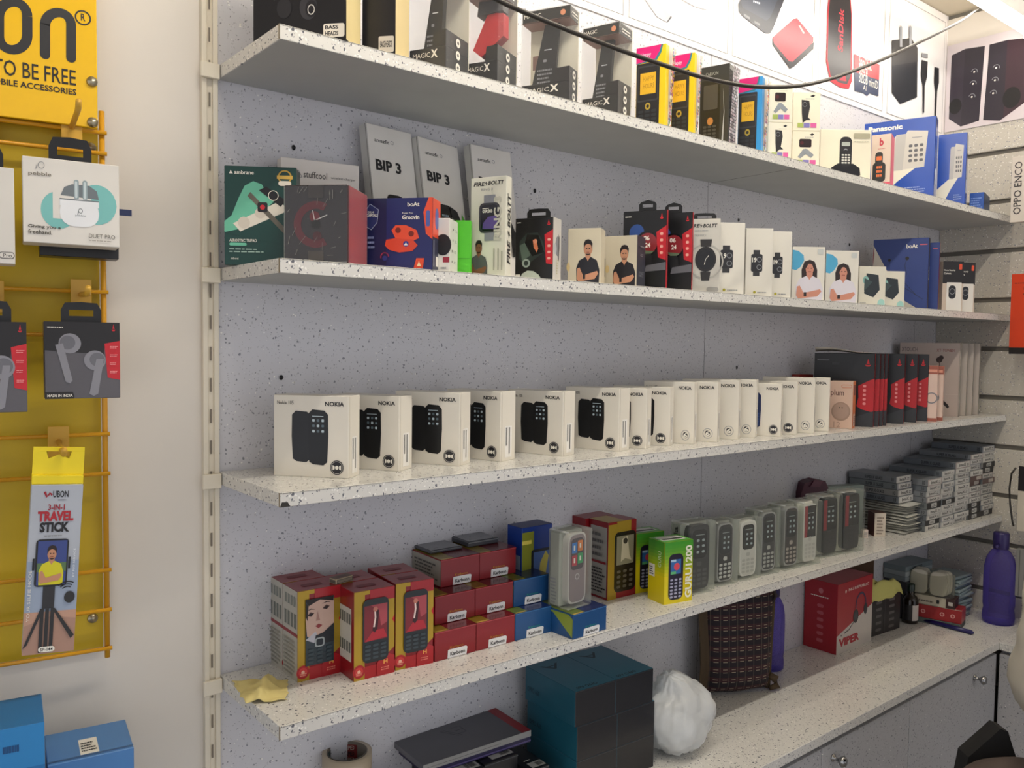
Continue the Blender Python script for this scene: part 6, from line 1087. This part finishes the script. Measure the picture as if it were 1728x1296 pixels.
# red box pile with white slim box, charger blister and flat packs
qq = bx(ZC, (1621, 1063), fl=(1555, 1050), w=13.5, d=7.5, h=1.6, tag_='base'); g, P = carton(qq, m('5a6662', .45)); P['R'].rect(0, 0, 1, 1, m('20282a')); T('grey_box', 'thin grey box at the bottom under the red box', 'carton', qq, [('grey_box', g)])
q1 = behind(qq, .002, -.003, qq['h']+.0005, h=.042, w=qq['w']+.004, d=.070); g, P = carton(q1, m('9c2024', .35)); f = P['F']
for a_ in (.2, .6, .82): f.circ(a_, .5, .16, m('d8a098')); f.circ(a_, .5, .09, m('a83038'))
P['T'].rect(0, 0, 1, .1, m('c8c0b4')); T('red_box', 'red box with small round emblems beside the medicine bottle', 'carton', q1, [('red_box', g)])
q2_ = behind(q1, .004, .0, q1['h']+.0005, h=.030, w=q1['w']*.85, d=.06); g, P = carton(q2_, m('c0b8a4', .4)); f = P['F']; f.rows(.1, .3, .5, .7, 1, m('6a6258')); f.rr(.55, .3, .62, .7, INK, .2); f.rect(.78, 0, 1, 1, m('341a1a')); f.rect(.84, .3, .95, .7, m('c0b8b0')); P['R'].rect(0, 0, 1, 1, m('341a1a')); P['T'].rect(.5, 0, 1, 1, m('341a1a')); T('white_box', 'slim white and maroon box lying on the red box', 'carton', q2_, [('white_box', g)])
bp = tag(put('charger_pack', None, behind(q2_, .002, -.012, q2_['h']+.0008)['loc'], q2_['rz']), 'clear pack holding a row of white plug chargers, above the red box', 'pack')
def charger(cx, cy): 
    g = G(); n = 32; pts = [(.026*math.copysign(abs(math.cos(2*math.pi*j/n))**.5, math.cos(2*math.pi*j/n)), .040+.038*math.copysign(abs(math.sin(2*math.pi*j/n))**.5, math.sin(2*math.pi*j/n))) for j in range(n)]
    g.prism(pts, 'y', 0, .012, m('c8c4b6', .35)); g.prism([(a*.93, .040+(b-.040)*.93) for a, b in pts], 'y', -.0015, .0, m('d6d2c6', .35)); put('charger', g.mesh('charger'), (cx, cy, 0), parent=bp)
for k in range(3): charger(.022, .004+k*.0155); charger(.080+k*.004, .003+k*.0155)
g = G(); g.grid(34, 12, lambda a, b: (.055+.068*math.copysign(abs(math.cos(6.283*a))**.6, math.cos(6.283*a)), .024+.034*math.copysign(abs(math.sin(6.283*a))**.6, math.sin(6.283*a)), .0006+.084*b-.012*b*b*(1+math.sin(a*19)*.4)), clear('e4e4dc', .06, .1)); put('clear_wrap', g.mesh('clear_wrap'), parent=bp)
# flat pouches pile behind, towards the right wall
Pq = onZ(1645, 1030, ZC); r_ = random.Random(21); z = ZC*S+ZO+.0004
for k in range(14):
    g = G(); g.box(-.06, -.045, 0, .055, .05, .0095, m(['7c8c90', '8a989a', '6c7c84', '94a0a0'][k % 4], .35), .003); tag(put('flat_pack', g.mesh('flat_pack'), (W3((9.95, -.62, 0)).x+r_.uniform(-.004, .004), -.60*S+r_.uniform(-.005, .005), z), r_.uniform(-.12, .12)), '%s grey blue flat pack from the bottom of the pile behind the purple bottle' % ordw[k], 'pack', 'grey blue flat packs in a pile'); z += .0102
for k in range(3): 
    g = G(); g.box(-.085, -.02, 0, .085, .055, .016, m(['7c8688', '8c9496', '6e7a7e'][k], .4), .001); Pen(g, (-.085, -.02, 0), (1, 0, 0), (0, 0, 1), (0, -1, 0), .17, .016).text('SUPER X GLASS', .25, .25, .6, .75, INK, .02); tag(put('glass_protector_box', g.mesh('glass_protector_box'), (W3((9.56, 0, 0)).x, -.26*S, ZC*S+ZO+.125+k*.0165), -.05), '%s of three protector boxes on the dark crate under the lowest shelf' % ['lowest', 'middle', 'uppermost'][k], 'box', 'protector boxes under the lowest shelf')
g = G(); g.box(-.08, -.02, 0, .08, .055, .1245, m('3a3c40', .5)); tag(put('dark_crate', g.mesh('dark_crate'), (W3((9.56, 0, 0)).x, -.26*S, ZC*S+ZO+.0003), -.05), 'dark box on the counter behind the charger pack', 'carton')
# blue pen like strip
a, b = onZ(1560, 1050, ZC), onZ(1643, 1072, ZC); g = G(); A = W3(a); B = W3(b); A.z += .0072; B.z += .0072; g.tube([A, A.lerp(B, .96), A.lerp(B, .965), B], [.0068, .0068, .005, .003], m('1c1858', .3), 10); tag(put('blue_stick', g.mesh('blue_stick')), 'thin dark blue stick lying on the counter before the grey box', 'stick')
# ================================================================ hanging packs on the right slatted wall
def wallpack(tl, bl, w_, d_, off, col, label, art, name='hanging_carton', tabh=.02):
    A = onX(tl[0], tl[1], XR-off/S); B_ = onX(bl[0], bl[1], XR-off/S); q = dict(loc=W3(B_), rz=-math.pi/2, w=w_, d=d_, h=(A.z-B_.z)*S); print('WP', label[:18], q['h'], A, B_); g, P = carton(q, m(col, .4)); art(P)
    T(name, label, 'carton', q, [('carton', g), ('hang_tab', tab(q, .03, tabh, m(col, .4), off=.5))])
    hk = G(); hk.tube([(0, 0, 0), (-off+d_*.3, 0, 0), (-off+d_*.3-.015, 0, .006)], .0025, m('b0b0b0', .3, .9), 8); hk.box(-.003, -.012, -.02, .001, .012, .012, SIL)
    tag(put('wall_hook', hk.mesh('wall_hook'), (XR*S-.0012, q['loc'].y-w_*.5, q['loc'].z+q['h']+tabh*.55)), 'metal hook carrying the '+label.split(' hanging')[0], 'hook', 'metal hooks on the slatted wall')
def ar1(P): f = P['F']; f.text('OPPO ENCO', .08, .12, .3, .92, m('3c3838'), .01, 90)
wallpack((1712, 265), (1704, 376), .10, .03, .12, 'd8d0c4', 'white carton with sideways dark words hanging on the slatted wall', ar1)
def ar2(P): f = P['F']; f.rect(0, 0, 1, .08, m('1c1818')); f.text('MI', .3, .8, .42, .84, INK, .04); f.rows(.08, .88, .5, .9, 1, INK); f.ring(.75, .3, .13, .14, INK, .8); f.rows(.3, .74, .6, .77, 1, INK)
wallpack((1703, 463), (1702, 597), .12, .03, .12, 'd0401c', 'orange carton with a black foot hanging on the slatted wall', ar2)
def ar3(P): f = P['F']; f.rect(0, .62, 1, 1, m('1a1618')); f.text('12', .2, .82, .5, .92, WHT, .02); f.rows(.2, .7, .6, .78, 2, WHT)
wallpack((1717, 786), (1715, 895), .09, .025, .12, 'cfc8b8', 'black and cream carton with a looped cable hanging low on the wall', ar3)
g = G(); b0 = onX(1714, 800, XR-.14/S*1.0); B0 = W3(b0); g.tube([B0+Vector((0, .0, .02)), B0+Vector((0, .012, .0)), B0+Vector((0, .016, -.05)), B0+Vector((0, .012, -.1)), B0+Vector((0, .004, -.15)), B0+Vector((0, 0, -.165))], .003, m('2c2824'), 8); tag(put('looped_cable', g.mesh('looped_cable')), 'thin black cable hanging beside the black and cream carton', 'cable')
def ar4(P):
    f = P['F']
    for i in range(5): f.rect(.1+i*.17, .02, .13+i*.17, .98, m('5c5c5c'))
wallpack((1712, 925), (1712, 1005), .09, .02, .1, '8c8c88', 'grey ribbed pack hanging lowest on the slatted wall', ar4)
Pd = onZ(1716, 1062, ZC); g = G(); g.box(0, 0, 0, .16, .12, .07, m('26282a', .5), .004); Pen(g, (0, 0, 0), (1, 0, 0), (0, 0, 1), (0, -1, 0), .16, .07).rows(.1, .3, .9, .8, 3, GRY); tag(put('dark_box', g.mesh('dark_box'), W3((9.9, -1.62, ZC))+Vector((0, 0, .0003)), -1.45), 'dark box on the right counter beside the purple bottle', 'carton')
# ================================================================ seated person at the right edge
def skin_obj(name, verts, edges, mat, parent=None, sub=2, loc=None):
    me = bpy.data.meshes.new(name); me.from_pydata([v[0] for v in verts], edges, []); o = bpy.data.objects.new(name, me); COL.objects.link(o)
    if parent: o.parent = parent
    md = o.modifiers.new('skin', 'SKIN'); md.use_smooth_shade = True
    for i, v in enumerate(verts): sv = me.skin_vertices[0].data[i]; sv.radius = v[1] if isinstance(v[1], tuple) else (v[1], v[1]); sv.use_root = (i == 0)
    s_ = o.modifiers.new('sub', 'SUBSURF'); s_.levels = sub; s_.render_levels = sub; me.materials.append(mat); return o
n2 = Vector((FW.x, FW.y, 0)).normalized()
def atd(u, v, dist): d = ray(u, v); return W3(CAM+d*((dist/S)/d.dot(n2)))
E0 = atd(1744, 1200, 1.5)                                  # elbow
px, py, pz = E0; print('elbow', E0)
pr = tag(put('person', None, (px, py, 0)), 'person in a loose pale shirt seated at the right counter, mostly out of view', 'person')
def R3(dx, dy, z): return (RT.x*dx+n2.x*dy, RT.y*dx+n2.y*dy, z)   # dx to the right of the view, dy away
ze = pz; zs_ = ze+.26; hip = ze-.02
tx = .28
V = [(R3(tx, .05, hip), (.13, .11)), (R3(tx, .05, hip+.16), (.13, .10)), (R3(tx, .05, hip+.34), (.15, .10)), (R3(tx, .05, hip+.44), (.07, .07)), (R3(tx-.01, .04, hip+.50), (.055, .055)), (R3(tx-.02, .03, hip+.60), (.085, .095)), (R3(tx-.02, .03, hip+.70), (.075, .085)),
     (R3(tx-.19, .02, hip+.38), .05), (R3(.02, 0, ze+.02), .042), (R3(.17, .16, ze-.03), .034), (R3(.22, .20, ze-.04), .028),
     (R3(tx+.19, .02, hip+.38), .05), (R3(tx+.24, 0, ze+.02), .042), (R3(tx+.18, .2, ze-.02), .034), (R3(tx+.16, .26, ze-.03), .028),
     (R3(tx-.06, .12, hip-.02), .085), (R3(tx+.22, .26, hip-.02), .065), (R3(tx+.23, .27, hip-.42), .045), (R3(tx+.31, .34, hip-.46), .04),
     (R3(tx+.10, .12, hip-.02), .085), (R3(tx+.38, .08, hip-.02), .065), (R3(tx+.39, .08, hip-.42), .045), (R3(tx+.50, .10, hip-.46), .04)]
ED = [(0, 1), (1, 2), (2, 3), (3, 4), (4, 5), (5, 6), (2, 7), (7, 8), (8, 9), (9, 10), (2, 11), (11, 12), (12, 13), (13, 14), (0, 15), (15, 16), (16, 17), (17, 18), (0, 19), (19, 20), (20, 21), (21, 22)]
skin_obj('body', V, ED, SKIN, pr)
def hand(base, sgn):
    vs = [(base, .026), (tuple(Vector(base)+Vector(R3(0, .05, -.01))), (.034, .014))]; es = [(0, 1)]
    b0 = Vector(vs[1][0])
    for k, (o_, ln_) in enumerate([(-.027, .062), (-.009, .072), (.009, .068), (.026, .054)]):
        p1 = b0+Vector(R3(o_, .022, 0)); p2 = p1+Vector(R3(0, ln_*.5, -.008)); p3 = p2+Vector(R3(0, ln_*.35, -.022)); i = len(vs); vs += [(tuple(p1), .009), (tuple(p2), .008), (tuple(p3), .007)]; es += [(1, i), (i, i+1), (i+1, i+2)]
    i = len(vs); p1 = Vector(base)+Vector(R3(-sgn*.032, .03, -.006)); p2 = p1+Vector(R3(-sgn*.018, .03, -.012)); vs += [(tuple(p1), .011), (tuple(p2), .009)]; es += [(0, i), (i, i+1)]
    skin_obj('hand', vs, es, SKIN, pr)
hand(R3(.23, .21, ze-.042), 1); hand(R3(tx+.16, .275, ze-.032), -1)
sh = m('a89c84', .85); V2_ = [(v[0], (v[1][0]+.02, v[1][1]+.02) if isinstance(v[1], tuple) else v[1]+.02) for v in V[:4]]+[(v[0], (v[1] if not isinstance(v[1], tuple) else v[1][0])+.026) for v in V[7:10]]+[(v[0], (v[1] if not isinstance(v[1], tuple) else v[1][0])+.026) for v in V[11:14]]
o = skin_obj('shirt', V2_, [(0, 1), (1, 2), (2, 3), (2, 4), (4, 5), (5, 6), (2, 7), (7, 8), (8, 9)], m('b6b0a2', .9, var=.15), pr, 3)
tx_ = bpy.data.textures.new('folds', 'CLOUDS'); tx_.noise_scale = .05; dm = o.modifiers.new('folds', 'DISPLACE'); dm.texture = tx_; dm.strength = .02; dm.mid_level = .5
V3 = [V[0]]+V[15:18]+V[19:22]; skin_obj('trousers', [(v[0], (v[1][0]+.012, v[1][1]+.012) if isinstance(v[1], tuple) else v[1]+.015) for v in V3], [(0, 1), (1, 2), (2, 3), (0, 4), (4, 5), (5, 6)], m('2c2624', .8), pr)
g = G(); hc = Vector(R3(tx-.02, .025, hip+.68)); g.grid(24, 14, lambda a, b: (hc.x+.095*math.cos(6.283*a)*math.sin(1.75*b), hc.y+.105*math.sin(6.283*a)*math.sin(1.75*b), hc.z+.005+.105*math.cos(1.75*b)), m('1a1614', .7)); put('hair', g.mesh('hair'), parent=pr)
g = G(); fc = Vector(R3(tx-.02, .115, hip+.64))
for s_ in (-1, 1): c_ = Vector(R3(tx-.02+s_*.03, .118, hip+.65)); g.lathe([(.0005, -.010), (.010, 0), (.0005, .010)], WHT, 12, tuple(c_)); c_ = Vector(R3(tx-.02+s_*.03, .128, hip+.65)); g.lathe([(.0005, -.004), (.004, 0), (.0005, .004)], INK, 10, tuple(c_))
put('eyes', g.mesh('eyes'), parent=pr)
g = G(); a_ = Vector(R3(tx-.02, .12, hip+.645)); b_ = Vector(R3(tx-.02, .142, hip+.615)); g.tube([a_, b_, Vector(R3(tx-.02, .12, hip+.605))], [.007, .012, .006], SKIN, 8); put('nose', g.mesh('nose'), parent=pr)
g = G(); g.tube([Vector(R3(tx-.045, .112, hip+.58)), Vector(R3(tx-.02, .124, hip+.578)), Vector(R3(tx+.005, .112, hip+.58))], [.003, .006, .003], m('8a4a40', .5), 8); put('mouth', g.mesh('mouth'), parent=pr)
# stool
st = tag(put('tall_stool', None, (px+R3(tx, .05, 0)[0], py+R3(tx, .05, 0)[1], 0)), 'dark tall stool under the seated person', 'stool'); g = G(); g.lathe([(.0005, hip-.18), (.14, hip-.18), (.15, hip-.16), (.14, hip-.145), (.0005, hip-.145)], m('2a2624', .6), 28); put('seat', g.mesh('seat'), parent=st)
for k in range(4): g = G(); t = k*math.pi/2+.5; g.tube([(.09*math.cos(t), .09*math.sin(t), hip-.18), (.14*math.cos(t), .14*math.sin(t), .001)], .012, SIL, 10); put('leg', g.mesh('leg'), parent=st)
# small table with black bag and brown bundle before the person
c1 = atd(1700, 1300, 1.62); hb = c1.z-.06; print('table', hb); tb = tag(put('small_table', None, (c1.x, c1.y, 0), math.atan2(RT.y, RT.x)), 'small dark table holding the brown bundle and black bag', 'table')
g = G(); g.lathe([(.0005, hb-.02), (.098, hb-.02), (.102, hb-.01), (.098, hb), (.0005, hb)], m('3c3834', .6), 30); put('table_top', g.mesh('table_top'), parent=tb)
for k in range(3): g = G(); t = k*2.094; g.tube([(.06*math.cos(t), .06*math.sin(t), hb-.02), (.095*math.cos(t), .095*math.sin(t), .001)], .012, SIL, 8); put('leg', g.mesh('leg'), parent=tb)
g = G(); g.grid(32, 20, lambda a, b: (.115*math.cos(6.283*a)*math.sin(math.pi*b)*(1+.06*noise.noise(Vector((a*6, b*4, 1)))), .075*math.sin(6.283*a)*math.sin(math.pi*b), .048-.046*math.cos(math.pi*b)*(1+.12*noise.noise(Vector((a*5, b*5, 3))))), m('4a3e38', .7)); g.v = [(RT.x*x+n2.x*y, RT.y*x+n2.y*y, z) for x, y, z in g.v]
tag(put('brown_bundle', g.mesh('brown_bundle'), (c1.x-n2.x*.04, c1.y-n2.y*.04, hb+.001)), 'dark brown cloth bundle at the lower right corner', 'bundle')
g = G(); bz = .12; g.prism([(-.065, 0), (-.055, bz*.5), (-.01, bz*.85), (.008, bz), (.024, bz*.95), (.036, bz*.65), (.05, bz*.35), (.055, 0)], 'x', -.02, .02, m('141314', .8)); g.v = [(n2.x*x+RT.x*y, n2.y*x+RT.y*y, z) for x, y, z in g.v]
tag(put('black_bag', g.mesh('black_bag'), (c1.x+n2.x*.07+RT.x*.005, c1.y+n2.y*.07+RT.y*.005, hb+.0008)), 'black cloth bag propped beside the seated person, behind the brown bundle', 'bag')
